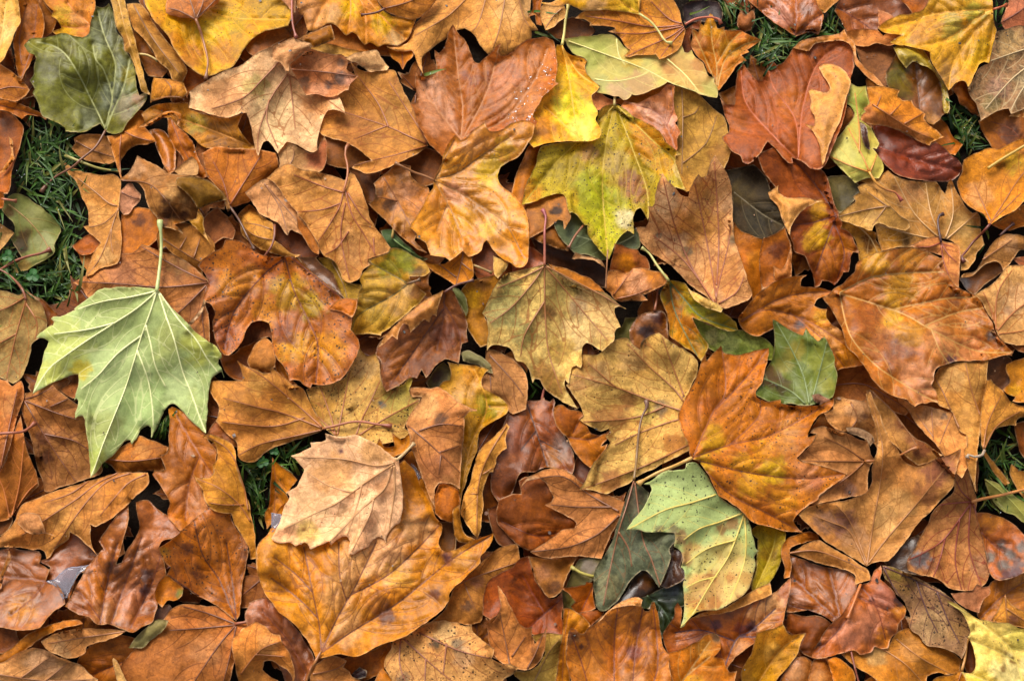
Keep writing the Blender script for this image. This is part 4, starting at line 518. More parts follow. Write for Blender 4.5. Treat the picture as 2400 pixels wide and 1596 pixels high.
# ---- C3
L('C3',7.7,'large khaki brown speckled leaf under the orange star leaf','t','b49154','64 12 70 12 78 12 84 8 90 2 96 -2 105 -3 112 4 118 8 119 0 124 -4 135 -8 143 -2 152 4 160 8 167 14 171 20 170 30 165 40 160 55 158 65 160 78 164 90 166 98 155 104 145 109 130 117 115 124 108 130 95 136 87 140 78 138 70 136 62 136 66 130 71 120 75 112 85 100 90 93 89 90 86 87 90 84 89 80 82 83 76 80 68 76 62 72 66 69 64 62 58 52 54 46 50 40 53 38 53 30 54 24 58 22 62 24 64 20',v='163 66 130 55 95 42 54 30/163 64 150 45 125 22 106 2/162 70 145 74 115 85 95 95/164 94 120 115 64 136/158 50 148 24 138 -4/140 60 112 70 66 74/95 42 70 20',b='107 55 7 7c5630/95 68 8 8a6038/80 69 6 8e653c/136 62 6 7d6a52/118 0 6 2a130a/122 66 9 b59a54/110 18 10 ae8a58/60 40 7 9b7448/80 30 9 a88456/90 130 9 8d5e36/150 95 9 9a6430/66 20 8 9a7440',vc='8c5526',sp=.6,rt=.4,a=1.3)
L('C3',7.5,'orange brown curled leaf with sharp corner beside khaki leaf','w','a65e20','39 60 45 58 52 62 62 64 66 68 62 72 68 76 72 84 82 86 90 80 88 88 82 96 88 94 84 102 76 112 72 116 66 112 60 105 55 97 50 88 44 82 40 75 38 68',b='54 72 10 8c4416',v='52 88 70 90 86 84/56 84 62 72',vc='7a3c18')
L('C3',9,'orange star shaped leaf with yellow patches and speckles','w','ae641f','164 106 162 95 158 85 154 76 153 66 158 55 163 45 169 34 174 18 178 11 179 17 186 10 192 4 195 10 202 12 212 12 224 8 236 6 235 16 232 28 230 38 224 46 225 51 235 55 247 53 247 57 258 59 270 59 284 58 296 52 295 58 290 64 283 67 277 74 272 84 272 88 280 85 276 93 268 100 262 107 266 110 280 113 296 118 307 122 302 127 290 136 282 142 281 145 272 151 262 159 259 163 260 168 267 175 258 175 247 173 235 170 222 166 212 157 206 152 198 146 190 142 186 134 180 122 172 111',v='166 107 184 66 196 46 193 8/168 106 200 95 240 85 292 56/170 109 215 120 265 126 304 122/172 112 200 140 235 158 264 174/188 62 216 32 234 8/200 95 226 70 228 54',p='165 107 150 114 135 120 120 128 116 131',pc='b88a48',pr=1.9,b='186 90 9 b88a28/176 112 7 be9230/240 118 10 c0982a/212 112 9 b9822a/250 92 9 b0743a/200 40 10 a85a26/270 122 8 b0724c/280 130 6 8a4a30/220 130 10 c08a34/255 80 7 b27c48/250 145 10 bb7a1e/180 60 8 a45420/230 100 8 ba7c30',vc='8a4a22',sp=.8,ro=.36,a=1,c=2)
L('C3',8.6,'pale green leaf turning yellow with brown stains under star leaf','g','96a564','121 131 127 131 128 135 126 143 121 152 116 159 110 165 105 173 115 173 125 175 138 175 149 176 150 181 149 188 155 193 157 200 155 207 158 210 159 217 157 223 158 235 158 247 157 255 154 263 158 262 165 252 175 247 190 246 200 241 210 235 216 229 220 221 222 213 224 205 223 197 227 192 224 190 222 181 220 175 218 165 213 158 206 153 190 142 182 128 175 117 168 111 160 112 159 117 150 118 140 119 128 128',v='213 160 200 195 184 220 166 250 155 262/189 140 165 148 140 155 108 172/211 158 190 166 172 172 158 182/206 182 180 190 160 204/214 162 214 200 200 238/188 216 172 220 160 226',vc='c2ab52',b='190 204 18 bca65c/200 220 18 b99a58/175 235 16 b2874a/160 200 6 96683a/215 218 6 a88040/186 240 6 96622e/192 172 4 7e5a30/202 166 5 8a6438/148 172 4 5f5436/135 174 4 6b6040/183 215 5 8a5a30/170 246 7 a06a28/165 192 7 a98248/210 238 5 8a5a2c/155 180 5 8c6c44/200 216 4 9c6a34/216 204 6 b8a45e/178 200 10 b8ae66/166 252 6 b09a40',sp=.8,ro=.42)
L('C3',7.9,'dark grey green leaf with brown ribs and flared stalk','g','555a42','112 127 118 132 126 139 124 160 120 172 140 174 150 176 150 184 145 190 146 198 142 210 138 221 135 226 130 218 124 211 120 210 114 214 107 222 102 232 94 241 88 246 83 248 78 245 76 237 75 225 75 215 78 207 84 198 90 187 96 170 102 152 107 138',v='112 128 105 152 98 175 90 210 84 242/98 175 107 190 110 206/113 130 120 180 128 200 136 224',p='112 127 114 112 115 100 117 80 120 68 124 60 123 54',pc='75592f',pe='6a4a3a',vc='774829',mt=.7,b='88 225 10 656142/120 190 10 62674e/112 145 9 524a38')
L('C3',7.4,'tan leaf with curled upper lobe and long lower point','t','a86f42','8 134 12 127 22 121 32 117 42 116 52 120 62 128 72 137 85 140 98 144 104 148 100 160 94 172 88 184 82 199 70 198 58 197 45 198 32 199 22 196 17 193 25 188 38 179 46 173 57 171 59 167 55 163 46 158 36 153 30 150 36 147 38 143 35 137 30 129 23 125 14 128',v='98 160 80 176 60 186 44 190 18 193/98 156 70 140 46 124 14 128/92 152 62 152 36 150',vc='6e4020',rt=.6,b='90 150 8 8c5a30/50 185 9 a5683c')
L('C3',6.8,'dark reddish leaf in the hollow left of curled tan leaf','w','7a3a18','6 128 8 140 0 140 -12 145 -14 165 0 182 15 192 30 188 48 176 62 172 60 162 44 150 38 145 36 134 26 125 14 124',v='-10 165 20 178 40 176')
L('C3',5,'purplish wet leaf scrap right of the orange curled leaf','w','643524','56 120 60 103 71 111 74 118 70 132 60 128',ro=.15)
L('C3',5,'dark brown leaf under the star leaf stalk','w','48200f','126 124 145 112 163 98 166 108 162 118 145 122')
# ---- C4
L('C4',7.8,'upright tan leaf slab right of the large mottled leaf','t','b08046','153 32 157 25 165 21 180 19 195 18 202 17 201 35 199 55 196 75 193 95 192 110 191 125 191 138 188 130 184 118 180 100 183 96 182 85 176 82 171 70 168 64 160 60 156 58 153 46 150 40',v='168 63 160 45 152 32/195 68 187 45 181 18/176 80 170 66',vc='8a5424',rt=.6,b='197 60 5 8a5426/170 35 9 b88c55',c=3)
L('C4',7.6,'creased tan leaf with grey spot left of the slab','t','ae7a48','118 46 122 50 128 56 135 60 140 58 150 60 160 63 170 65 173 75 177 83 183 83 183 95 188 97 186 108 184 115 178 125 170 118 165 112 158 100 150 90 140 80 133 70 128 62 120 55',v='150 60 152 92/169 66 158 94/152 88 136 66',b='161 69 3 5f5048/150 70 8 b98a60',rt=.4,a=1.8)
L('C4',8,'long folded tan leaf with purple brown streaks','t','a27340','90 45 96 45 100 50 108 56 116 66 125 78 135 88 148 95 158 103 162 104 155 108 145 112 138 114 128 106 120 98 112 92 106 80 102 66 97 58 93 50',v='96 46 120 70 138 98',b='125 75 6 764430/140 100 7 764430/132 88 5 7c4c34/96 47 4 5a3a2c',a=2,c=3)
L('C4',8.3,'big tan star leaf with purple stains at lower right','t','a57544','90 48 94 46 98 56 103 67 107 79 112 90 119 99 123 108 132 114 142 114 155 107 166 104 178 98 176 108 172 122 171 132 165 140 158 147 150 156 142 163 135 171 128 181 120 191 113 199 110 202 102 202 95 204 91 207 82 201 75 197 62 189 52 183 47 178 40 171 33 165 28 159 36 152 50 149 70 146 88 140 95 130 96 115 100 100 100 85 96 70 92 58',v='91 206 97 165 103 130 105 95 94 52/92 204 110 180 140 145 176 100/90 205 75 175 58 166 36 158/91 204 82 180 72 160 62 150',b='155 120 11 784636/165 112 8 8a5840/70 168 11 7d5548/52 165 8 85604a/120 150 12 b08452/145 140 9 8a5a3a/100 120 7 8f5f38/105 165 10 b58a58/80 180 9 a87c58',vc='93602f',a=1.5,rt=.4,h='104 110 12 4')
L('C4',8.15,'tan leaf with long stalk pointing right near star leaf','t','a87548','27 108 32 102 38 96 44 85 38 84 36 88 42 80 50 78 60 80 72 84 84 90 92 92 93 98 95 105 99 109 94 114 92 120 92 130 92 140 80 142 65 145 50 148 38 150 46 143 60 130 72 122 55 116 35 111',v='89 110 60 110 28 110/88 109 72 98 52 88/88 111 75 123 46 144',p='89 110 105 109 120 105 132 99 138 98',pc='945826',vc='7c4a22',b='70 130 8 9a6440/76 135 5 7a5a4c',rt=.4)
L('C4',7.2,'crumpled tan leaf pieces above the long stalk','t','ab7a4a','52 66 60 62 60 52 66 50 72 52 80 54 88 54 92 50 98 62 104 75 104 90 100 98 95 92 90 92 86 86 80 82 74 82 65 82 55 74',a=2.8,b='85 68 5 6a4a3c/82 62 8 b98c64',v='76 56 82 70 76 80')
L('C4',6.8,'brown leaf corner right of the star leaf sinus','w','905a2a','38 82 48 68 58 60 68 66 76 74 77 82 64 84 50 80')
L('C4',8.25,'dried grey brown leaf tip on the dark green leaf','t','6f4c3a','40 49 46 48 54 52 60 54 58 58 48 58 42 54',c=3)
L('C4',8.2,'grey withered knob in the crumpled tan leaf','t','86694f','72 79 80 79 90 82 96 86 98 92 94 96 90 90 80 86 73 83',a=2,c=3)
L('C4',7.9,'curved tan leaf with pale stalk right of the slab','t','ad783a','201 36 205 35 209 40 216 46 222 54 230 58 248 62 248 70 232 70 228 74 228 77 222 77 212 79 205 85 201 93 200 100 205 108 215 120 222 130 218 132 210 124 203 112 199 105 197 98 195 80 196 60 199 45',v='198 98 202 75 214 50/199 98 210 78 232 64',p='199 100 197 104 190 106 184 104 183 107',pc='94806c',c=7,vc='8a5424')
L('C4',8,'bright orange gold leaf at right edge','y','b87618','219 21 224 19 232 16 245 12 245 57 230 56 224 55 227 51 220 48 216 44 222 38 222 33 219 27',b='226 46 5 c48c1c',ro=.35)
L('C4',5,'dark brown leaf between slab and orange gold leaf','w','54331f','200 14 215 11 224 18 224 30 224 38 214 46 204 38 199 30')
L('C4',7,'brown leaf at right edge above the gold leaf','w','824829','220 0 242 -6 245 10 230 9')
L('C4',6,'reddish brown strip under the upright tan slab','w','804222','182 112 193 103 194 120 192 140 187 131')
L('C4',7.4,'tan veined leaf with orange stalk leading off right','t','a37044','176 110 184 118 187 131 191 141 192 148 191 158 193 165 197 178 200 192 203 202 204 212 200 222 192 227 180 229 168 227 155 218 140 214 128 210 128 200 135 190 140 180 148 165 152 155 160 147 170 138 172 124',v='188 147 165 149 155 151/187 146 178 138 172 126/186 149 163 180 145 193 128 201/186 150 185 190 196 224/189 150 197 180 203 204/163 180 158 200 152 216/176 164 172 200 178 228',p='187 147 200 144 215 141 235 136 248 133',pc='a86c34',pr=1.8,vc='7a3422',rt=.6,b='195 205 8 9c7050/150 205 6 8a5a3c/140 200 7 6e6a6c',a=1.8)
L('C4',6.5,'yellow green leaf under the orange stalk at right edge','g','868741','199 126 206 128 214 132 222 138 232 145 245 152 245 172 234 166 226 160 215 155 207 148 203 140 200 132',v='200 127 222 145 240 166')
L('C4',6,'tan leaf tip at right edge beside the grass hole','t','a8763c','224 113 230 118 245 122 245 142 236 145 230 138 226 130 222 122')
L('C4',5,'dark brown leaf shading the grass hole at right','w','683718','226 76 245 70 245 114 234 106 229 92')
L('C4',6.2,'brown leaf in shade below the large mottled leaf','t','94582e','58 64 62 30 76 20 90 20 106 36 120 50 136 58 126 68 110 62 95 54 84 58 70 58',v='62 40 90 40 124 60')
L('C4',6,'brown leaf lying under the creased tan leaf and slab','t','8a5228','95 38 130 48 168 58 184 90 188 132 150 132 118 112 100 80',v='100 50 140 80 180 124')
L('B3',6.9,'dark amber curl between gold leaf and speckled leaf','w','a25f18','8 -7 16 -23 26 -27 24 -11 20 8 15 28 6 44 -2 36 0 18 4 2',c=4)
# ---- D1
L('D1',6.5,'wet brown leaf at lower left edge beside a puddle','w','925330','8 34 20 36 36 37 38 42 36 48 46 54 42 65 50 66 58 76 60 86 50 92 44 98 35 108 18 110 5 108 -8 105 -8 40',v='42 65 20 62 -4 60/42 66 28 82 10 96',f=[('folded_lobe','a8652c','-6 72 0 58 4 48 8 36 10 44 6 54 2 66 1 72')],b='20 90 12 a56a30/25 50 8 8a4a2c',ro=.2)
L('D1',6,'rust leaf under water below the rolled tan leaf','w','824014','34 46 42 44 50 35 60 27 64 18 76 27 88 38 98 42 92 50 82 54 72 60 64 80 64 88 55 82 46 68 40 64 46 52',ro=.12)
W('D1',6.8,'rain water pooled between two wet brown leaves','42 65 50 63 55 58 62 52 70 51 80 50 92 44 84 52 74 57 68 66 63 76 61 84 58 86 56 78 52 70')
L('D1',7,'big wet chestnut leaf with a black torn slit','w','8e4c26','113 -15 117 -10 118 8 116 18 112 32 107 49 112 48 117 36 124 25 128 17 127 8 124 -8 135 -10 142 -4 150 2 160 7 168 12 166 22 158 26 150 28 146 34 150 45 153 58 150 64 146 70 144 78 145 88 142 95 140 102 130 107 122 112 110 108 100 104 90 105 82 98 75 96 66 92 59 88 62 84 66 78 72 66 80 52 88 42 95 35 90 28 100 14 108 2',v='92 104 96 80 100 60 108 30/102 104 114 70 130 25/120 108 138 70 148 40/92 100 76 78 70 74',b='80 62 5 33241c/104 96 7 3c302a/104 52 5 4a2a1a/135 60 5 6a5450/110 90 12 a86844/125 80 12 a56446/85 70 10 a85c1e/140 30 10 9c5c3c/95 95 10 a06840/133 74 4 50383a',ro=.2,a=2.2)
L('D1',8,'rust orange leaf with dark speckles at lower left','w','a0581b','188 0 195 -8 205 -6 213 -1 213 8 216 15 222 22 228 27 228 40 226 50 225 58 223 65 222 78 220 95 217 102 212 98 200 88 190 82 180 78 170 70 162 65 153 59 156 52 150 45 146 34 155 28 165 20 174 12 182 5',v='217 102 202 65 186 40 178 8/217 102 214 70 208 30/216 101 185 80 155 60',b='172 35 5 66301a/182 58 6 70381c/205 60 10 a85f30/224 40 4 6a3820/150 38 4 94681c',vc='5c2a12',sp=.8,ro=.28)
L('D1',6.2,'brown veined leaf under the speckled rust orange leaf','t','9a5c32','150 100 158 90 168 86 178 86 190 88 200 88 212 97 217 102 230 104 238 108 226 120 220 130 214 145 210 160 200 166 150 166 120 162 105 150 125 125 140 115 150 108',v='217 105 185 108 155 110/216 106 200 125 175 162/216 104 190 94 168 88/217 106 212 130 204 162',p='216 104 228 102 240 99 252 95',pc='7c4024',vc='6a3818',b='190 130 12 a56e44')
L('D1',7.5,'small orange leaf lobe left under the speckled rust leaf','w','a86224','144 70 152 58 160 64 168 71 167 78 161 83 154 83 149 89 143 82',b='165 76 3 6a6a34')
L('D1',5.8,'grey brown wet leaf below the small orange lobe','w','694836','143 90 155 86 164 97 156 107 143 112 138 100',ro=.12)
L('D1',6.4,'olive grey leaf scrap near the bottom left stalks','g','756a3c','123 118 135 107 145 100 155 101 151 109 140 118 130 126 118 126')
L('D1',6.3,'long curved orange leaf rim at bottom left','w','a0602a','-6 128 0 132 12 125 25 114 40 107 55 102 72 100 76 104 55 109 42 115 30 123 18 133 5 141 -6 146',c=3)
L('D1',6.6,'narrow tan leaf lying left of the bottom centre stalks','t','b17d4c','38 120 48 114 60 110 80 108 100 109 117 110 105 117 90 121 80 125 78 131 65 136 50 131 42 127',v='116 111 80 116 44 122',b='56 128 7 bf9468')
L('D1',6.8,'tan leaf in the bottom left corner with fine ribs','t','b28355','-6 142 5 138 18 130 30 126 42 128 52 134 65 138 75 142 82 150 90 155 85 162 60 168 -6 168',v='-4 150 40 156 86 155/20 153 46 134/42 156 62 140',b='40 140 12 b98d68')
L('D1',6,'cracked brown orange leaf at bottom left of centre','w','935026','76 130 90 120 110 114 130 118 152 116 164 124 166 142 150 164 120 168 94 162 84 152 70 140',b='128 128 5 5a4a30/115 130 9 9c5c30',v='158 120 120 136 86 150')
L('D1',7,'pale upright leaf strip at the bottom edge','t','c2985f','104 135 108 138 112 148 118 160 118 168 110 168 106 150 103 138',c=2)
L('D1',5,'dark brown leaf at left edge below the wet brown leaf','w','733c1c','-6 106 14 107 18 122 10 130 -6 132')
L('D1',5,'dark brown leaf tip at left edge above the wet leaf','w','643617','-6 -2 9 -2 12 8 6 20 -6 26')
# ---- D2
L('D2',8.5,'very large orange leaf fanned out with dark ribs at bottom','w','bb7a34','55 136 52 128 46 118 38 108 30 100 20 92 14 84 8 76 4 66 1 56 0 46 0 36 4 28 10 22 16 12 20 0 35 -12 60 -20 100 -28 124 -40 136 -46 146 -36 152 -22 160 -8 165 5 168 10 171 13 170 22 168 30 171 36 175 37 182 36 190 32 200 27 210 24 218 21 217 27 212 36 206 42 206 48 200 54 192 62 183 70 178 76 177 82 172 90 165 96 158 102 148 108 138 115 128 119 118 122 110 126 100 131 92 134 84 133 75 132 66 134 58 136',v='60 130 58 105 52 75 44 34/60 130 75 98 92 68 110 30/61 130 90 110 130 85 180 45 216 23/88 77 120 60 145 38 168 14/83 82 77 60 76 30/56 98 38 80 14 62/52 75 36 58 18 44',p='60 129 55 138 50 148 46 158 44 170',pc='8a5526',vc='70391a',b='120 40 18 c79468/90 50 16 c4905e/75 75 14 c28c56/15 50 12 b87a20/40 90 12 b8791f/118 93 8 5f3428/112 84 8 8f5426/165 76 4 6a3828/178 44 5 5f3a40/24 72 6 8f5a1c/130 60 10 bd8a44/150 95 12 b8762a/150 20 12 c49262/20 30 8 c08222/85 110 12 c08c5a/190 45 8 b8803c',ro=.3,a=1.5,h='105 60 14 3/128 72 12 3/40 60 14 2')
L('D2',8,'tan speckled leaf with ragged edge at bottom centre','t','b48652','127 119 140 114 150 107 160 102 172 101 185 103 192 106 198 104 199 110 205 116 212 122 219 127 217 136 222 139 235 142 242 144 236 150 228 155 224 164 180 170 140 167 128 160 122 150 118 143 119 135 124 128',v='136 118 160 140 184 160/133 118 132 140 138 160/150 112 185 128 217 136/156 136 155 160/175 122 172 150',vc='80492a',b='165 122 5 5c5040/186 125 6 6a5c48/134 154 5 7a6048/190 135 8 b58c64/175 112 8 c09a68',sp=.9,rt=.5)
L('D2',7,'tan leaf behind the big orange leaf right edge','t','a16c37','160 102 172 93 178 80 183 68 193 60 203 52 213 42 223 34 240 30 244 50 234 58 222 64 216 72 212 85 209 95 206 103 195 105 185 103 172 105',v='183 68 210 58 242 47/190 64 202 92',b='195 88 5 5a4030/203 66 5 8a5a40')
L('D3',7,'dark rust leaf with upright peak at bottom centre','w','88380f','0 52 4 47 9 43 15 42 17 48 19 56 22 64 27 72 32 79 36 81 42 79 46 75 47 88 46 97 48 110 48 118 30 118 18 114 8 110 0 100 -8 92 -20 100 -27 95 -27 82 -24 70 -19 62 -8 56',v='46 80 24 100 4 118/30 95 10 60/36 90 46 80',b='2 63 2 4a2010/-18 78 6 963c10',ro=.3)
L('D3',7.8,'tan curved pointed leaf in front of the dark rust leaf','t','a66c3c','-13 69 -8 75 -3 84 2 95 7 104 13 108 18 107 19 115 21 122 27 115 32 107 31 120 29 132 22 142 13 147 0 144 -10 140 -18 130 -22 115 -24 98 -20 104 -14 98 -11 88 -12 78',v='13 147 22 130 30 110/-2 142 -6 120 -12 90/0 134 12 116',b='24 134 7 74421f',vc='70401f')
L('D2',7,'tan leaf just right of the big leaf stalk at bottom','t','a5703f','50 146 58 139 66 134 75 134 83 138 80 144 86 148 88 152 100 158 106 166 104 170 50 170',v='52 150 72 146 82 140/56 156 90 158')
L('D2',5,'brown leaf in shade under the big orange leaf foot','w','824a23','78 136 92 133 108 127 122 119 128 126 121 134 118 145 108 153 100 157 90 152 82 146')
L('D2',5.5,'dark wet curled leaf nose in the bottom gap','w','281006','87 151 95 143 102 147 101 153 92 155',ro=.06,c=3)
L('D2',6.9,'orange leaf sliver at bottom left of the ragged tan leaf','w','a66628','107 160 116 144 121 150 129 158 132 170 106 170')
L('D2',7.2,'wet pinkish brown leaf left of the big leaf stalk','w','935436','-6 84 8 80 14 84 22 92 32 102 40 112 46 122 52 132 54 142 48 152 44 170 30 170 20 140 0 120 -10 100',b='30 120 9 a8694a/10 90 8 8a4a34',ro=.2,v='46 150 30 120 6 92',c=3)  # lighter pinkish blot is wet shine painted into the colour
L('D2',7.6,'curled orange tan leaf with hooked tip at bottom left','t','af733c','-12 108 0 102 8 106 14 112 22 114 24 120 30 130 34 140 36 152 34 158 30 148 22 142 14 138 8 139 6 146 12 152 20 156 16 170 -12 170 -20 140 -22 120 -16 112',v='-14 150 4 128 24 120/0 132 26 134',b='10 125 8 b8804c',c=4)
L('D2',5,'brown leaf slot behind the big leaf upper notch','w','603a1c','168 10 183 10 184 36 175 40 168 36')
L('D2',8,'gold leaf ring curled beside the upper notch','y','ab6f26','181 0 187 -6 188 8 190 18 195 24 202 26 195 30 186 28 182 20',c=2)
L('D2',5,'dark chestnut leaf right of the gold ring','w','643520','212 -2 242 -10 246 32 232 36 221 28 216 16')
W('D2',8.7,'small water film on the left lobe of the big orange leaf','14 2 24 4 20 14 14 21')
# ---- D3
L('D3',8.3,'orange leaf with upright lobes at bottom right of centre','w','a55e22','50 125 52 112 54 108 58 109 62 113 66 114 70 108 76 104 84 96 92 90 102 88 112 87 118 88 122 92 126 92 128 84 131 84 134 95 136 108 138 122 141 128 144 132 145 145 148 160 148 170 56 170 54 155 50 140',v='94 168 94 120 97 90/110 168 114 125 120 90/72 168 64 140 54 112/126 168 134 140 130 90',b='113 130 6 6e3c38/115 110 5 80482c/63 125 2 3c1c10/56 116 5 6c4a30/110 155 7 b5805a/70 145 12 ac6a34/140 145 7 ae7040',vc='6c3016',ro=.3,f=[('curled_edge','b8804a','78 103 84 96 92 89 102 83 114 79 120 82 118 88 110 87 100 88 90 92 82 100')])
L('D3',7.9,'amber leaf spike left of the bottom orange leaf','w','ac691c','47 90 52 89 58 93 66 97 72 105 68 112 62 114 55 108 52 116 50 130 52 145 55 170 38 170 42 140 46 115',v='46 160 48 120 52 92',b='55 98 6 b8761c')
L('D3',7.5,'small rust triangle leaf above the bottom orange leaf','w','98481a','60 94 72 92 85 90 84 96 76 103 72 107 66 100')
L('D3',7.4,'small orange torn leaf left of the grey green leaf','w','a0501b','45 71 55 70 67 68 68 65 74 66 75 78 77 90 70 93 60 95 54 88 58 84 52 76',v='74 70 64 92')
L('D3',7.2,'brown curled leaf cup under the tan pointed leaf','t','936234','15 42 30 44 42 44 50 40 56 39 60 43 57 48 54 54 50 62 46 72 40 79 34 80 28 74 22 64 19 54',b='38 70 7 4a2810/48 52 7 7a4a1c/28 58 6 9c6a48',c=-4,a=2)
L('D3',5,'wet olive leaf with yellow stalk in lower hollow','g','5f5424','42 82 50 68 56 54 62 44 82 42 80 60 72 66 77 86 60 98 44 98',p='76 61 65 58 58 54 54 52',pc='9a8c40',ro=.12,pr=1.8,b='72 52 6 7a6a5c/56 82 6 7a7030')
L('D3',6.5,'glossy dark green leaf at the lower centre right','d','2a361b','118 80 128 76 136 72 142 69 150 66 158 62 160 75 159 87 151 90 150 97 146 104 141 112 138 118 135 108 133 95 130 84 126 91 119 89',v='124 78 138 90 146 104',vc='48583a',ro=.1,b='148 70 7 3a4248')
L('D3',6.8,'dark brown oak shaped leaf beside pale green leaf edge','w','432616','145 36 148 30 149 36 154 36 157 42 154 52 159 54 160 60 157 64 148 69 142 71 136 69 137 58 139 48 146 46',ro=.2,v='148 36 146 68')
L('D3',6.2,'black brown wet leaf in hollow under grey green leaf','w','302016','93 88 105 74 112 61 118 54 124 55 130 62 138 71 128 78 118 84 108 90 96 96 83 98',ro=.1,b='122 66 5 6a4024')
L('D3',7.6,'purple stained orange leaf at the bottom right','w','994d26','140 110 148 99 150 88 152 84 156 92 155 104 160 102 166 98 178 96 188 92 197 90 202 91 212 86 225 82 235 78 245 72 252 65 256 62 255 75 251 92 247 110 240 125 232 118 222 122 205 135 195 150 185 168 150 168 146 145 143 132 139 120',v='190 160 205 120 220 110 242 90/205 120 175 110 150 112/212 116 240 116',b='187 105 4 54202a/210 108 5 6a2a2a/228 96 8 b88458/238 85 8 be8e60/220 106 4 38242e/212 130 10 a8744c/170 112 10 8c3c18/200 98 6 8c4420/235 108 8 ad7240/212 148 6 6a4a48',ro=.25,vc='4a2a34')  # purple blots are stains; the pale pinkish ones are painted highlights
L('D3',8.05,'orange leaf with rounded knob lobe at bottom right','w','a8622a','143 131 150 129 160 125 170 120 178 114 186 113 190 116 192 124 190 130 185 134 195 136 196 142 200 148 207 147 204 158 196 170 150 170 146 150',v='150 166 168 140 182 120/160 152 182 134',b='188 116 4 57402c/176 128 6 b58040/165 158 8 b07c2c',vc='b98a4c')
L('D3',7.05,'khaki tan leaf at the bottom centre edge','t','ab8b48','17 115 30 112 48 114 46 125 44 135 42 150 39 160 20 162 3 152 0 146 14 147 24 142 30 130',v='20 158 34 130 46 116')
L('D3',7.1,'olive yellow strip right of the pale green leaf','y','98821c','218 20 226 26 225 42 224 56 220 66 221 74 230 74 239 63 247 48 250 35 252 18 240 14 228 12',b='236 40 6 8a6a1c',v='224 72 238 40 244 16')
L('D3',7.85,'light tan rim strip above the purple stained leaf','t','b78144','164 99 180 92 186 90 196 89 205 84 220 74 237 66 239 77 215 87 200 93 185 96')
# ---- D4
L('D4',7,'wet brown leaf under the tan pointed strip','w','824420','18 40 30 44 45 50 55 52 68 54 79 60 82 68 82 80 75 93 66 98 60 103 50 96 40 91 25 93 17 93 19 75 20 60',v='66 98 60 70 55 52/64 100 42 80 22 60/64 102 40 92 22 88',b='70 70 7 94563a/42 74 8 8c4c24/30 80 6 9c6a50',ro=.2)
L('D4',7.3,'curled orange brown rim left of the tan pointed strip','w','a05c28','15 50 12 40 14 30 20 24 30 21 38 19 46 22 48 29 40 28 28 31 21 35 20 42 22 50 20 61 15 62',c=2,b='42 24 4 8a4418')
L('D4',8.4,'tan pointed leaf strip below the big tan star leaf','t','a87440','19 39 28 35 38 29 46 27 52 30 62 36 75 43 85 50 91 53 94 60 94 64 85 66 80 68 80 60 75 56 65 53 52 50 40 46 28 42',v='20 39 44 37 70 46 90 56',b='44 40 6 94602f/60 45 5 96602f',c=2)
L('D4',8.2,'brick pink leaf with orange rib in the lower right','w','964d2c','104 50 105 56 103 63 108 67 115 74 118 80 124 86 127 92 125 98 120 104 119 112 114 116 110 126 104 127 98 125 95 130 88 132 84 132 79 128 70 130 58 134 48 136 40 135 41 130 46 122 52 112 60 102 68 95 74 85 80 74 86 68 93 65 97 56 100 53',p='85 68 79 84 73 99',pc='a45c28',v='72 100 60 115 44 130/86 70 100 90 108 118/84 80 110 92',b='95 105 12 aa6a50/70 118 10 a86850/108 80 9 9a5a4a/122 92 5 ae6c24/44 122 4 2a2024/120 84 4 3c2a2a/105 118 7 b0642a/60 128 7 98441c/95 83 2 30181a',ro=.3,a=1.8)
L('D4',8,'grey brown stippled leaf right of the brick pink leaf','t','856446','105 50 115 52 125 56 138 62 150 68 160 74 170 82 178 90 182 98 186 108 187 115 183 117 182 128 178 136 170 130 158 126 146 124 140 116 132 110 127 100 125 96 131 98 128 90 124 82 118 76 112 66 106 60',v='105 51 135 64 165 80 184 94/106 52 114 68 122 80/136 64 145 90 156 112/155 74 165 100 176 122',b='150 105 12 977854/125 65 9 7c5c34/175 110 8 8c6a44/116 58 7 7a6630',vc='4c2a24',sp=1,c=2)
L('D4',7,'long tan orange leaf along the bottom right','t','a76d30','68 132 79 128 88 132 98 125 110 126 118 112 128 108 138 111 146 120 158 124 170 130 178 138 176 148 166 151 155 149 146 152 146 165 130 170 110 165 95 152 80 143',v='100 124 125 140 142 158/118 118 140 135 168 150',vc='96602c',b='100 132 8 b08a58/115 150 6 9a5a1c/130 128 9 ac7844',c=3)
L('D4',8.5,'pale yellow spotted leaf in the bottom right corner','y','dcc26c','164 83 172 85 180 90 190 98 200 101 210 103 220 103 232 108 248 110 248 170 190 170 184 160 178 148 185 149 190 145 190 132 187 122 183 116 186 112 184 104 178 94 170 88',v='165 84 200 107 225 130 236 168/184 118 208 128 230 140/179 148 205 158 230 168',b='225 150 14 e8d48e/212 125 3 6f6438/218 130 2.5 8a7440/190 106 3 7a6228/226 137 3 7a5a2c/216 145 3 8a6a3c/205 120 9 cfb25c/195 160 9 c4aa48/230 118 9 c8b458',vc='d0b75e',sp=.45)
L('D4',6.8,'orange brown leaf at right edge above pale yellow leaf','w','a46224','192 94 199 78 205 66 215 62 228 55 248 48 248 112 232 108 220 104 205 102 195 100',b='235 66 8 b5783c',v='196 98 216 78 245 60',ro=.3)
L('D4',7.2,'tan triangular leaf tip on the orange brown leaf','t','ab7636','205 101 212 90 218 76 224 86 235 92 248 96 248 110 230 107 215 104',v='218 78 220 104/219 90 240 104',b='226 100 4 8a5a44')
L('D4',7.5,'pinkish crumpled scrap beside the stippled leaf','t','926042','168 76 180 75 188 74 192 67 197 70 204 69 204 76 198 82 194 94 182 90 174 84',a=2.4)
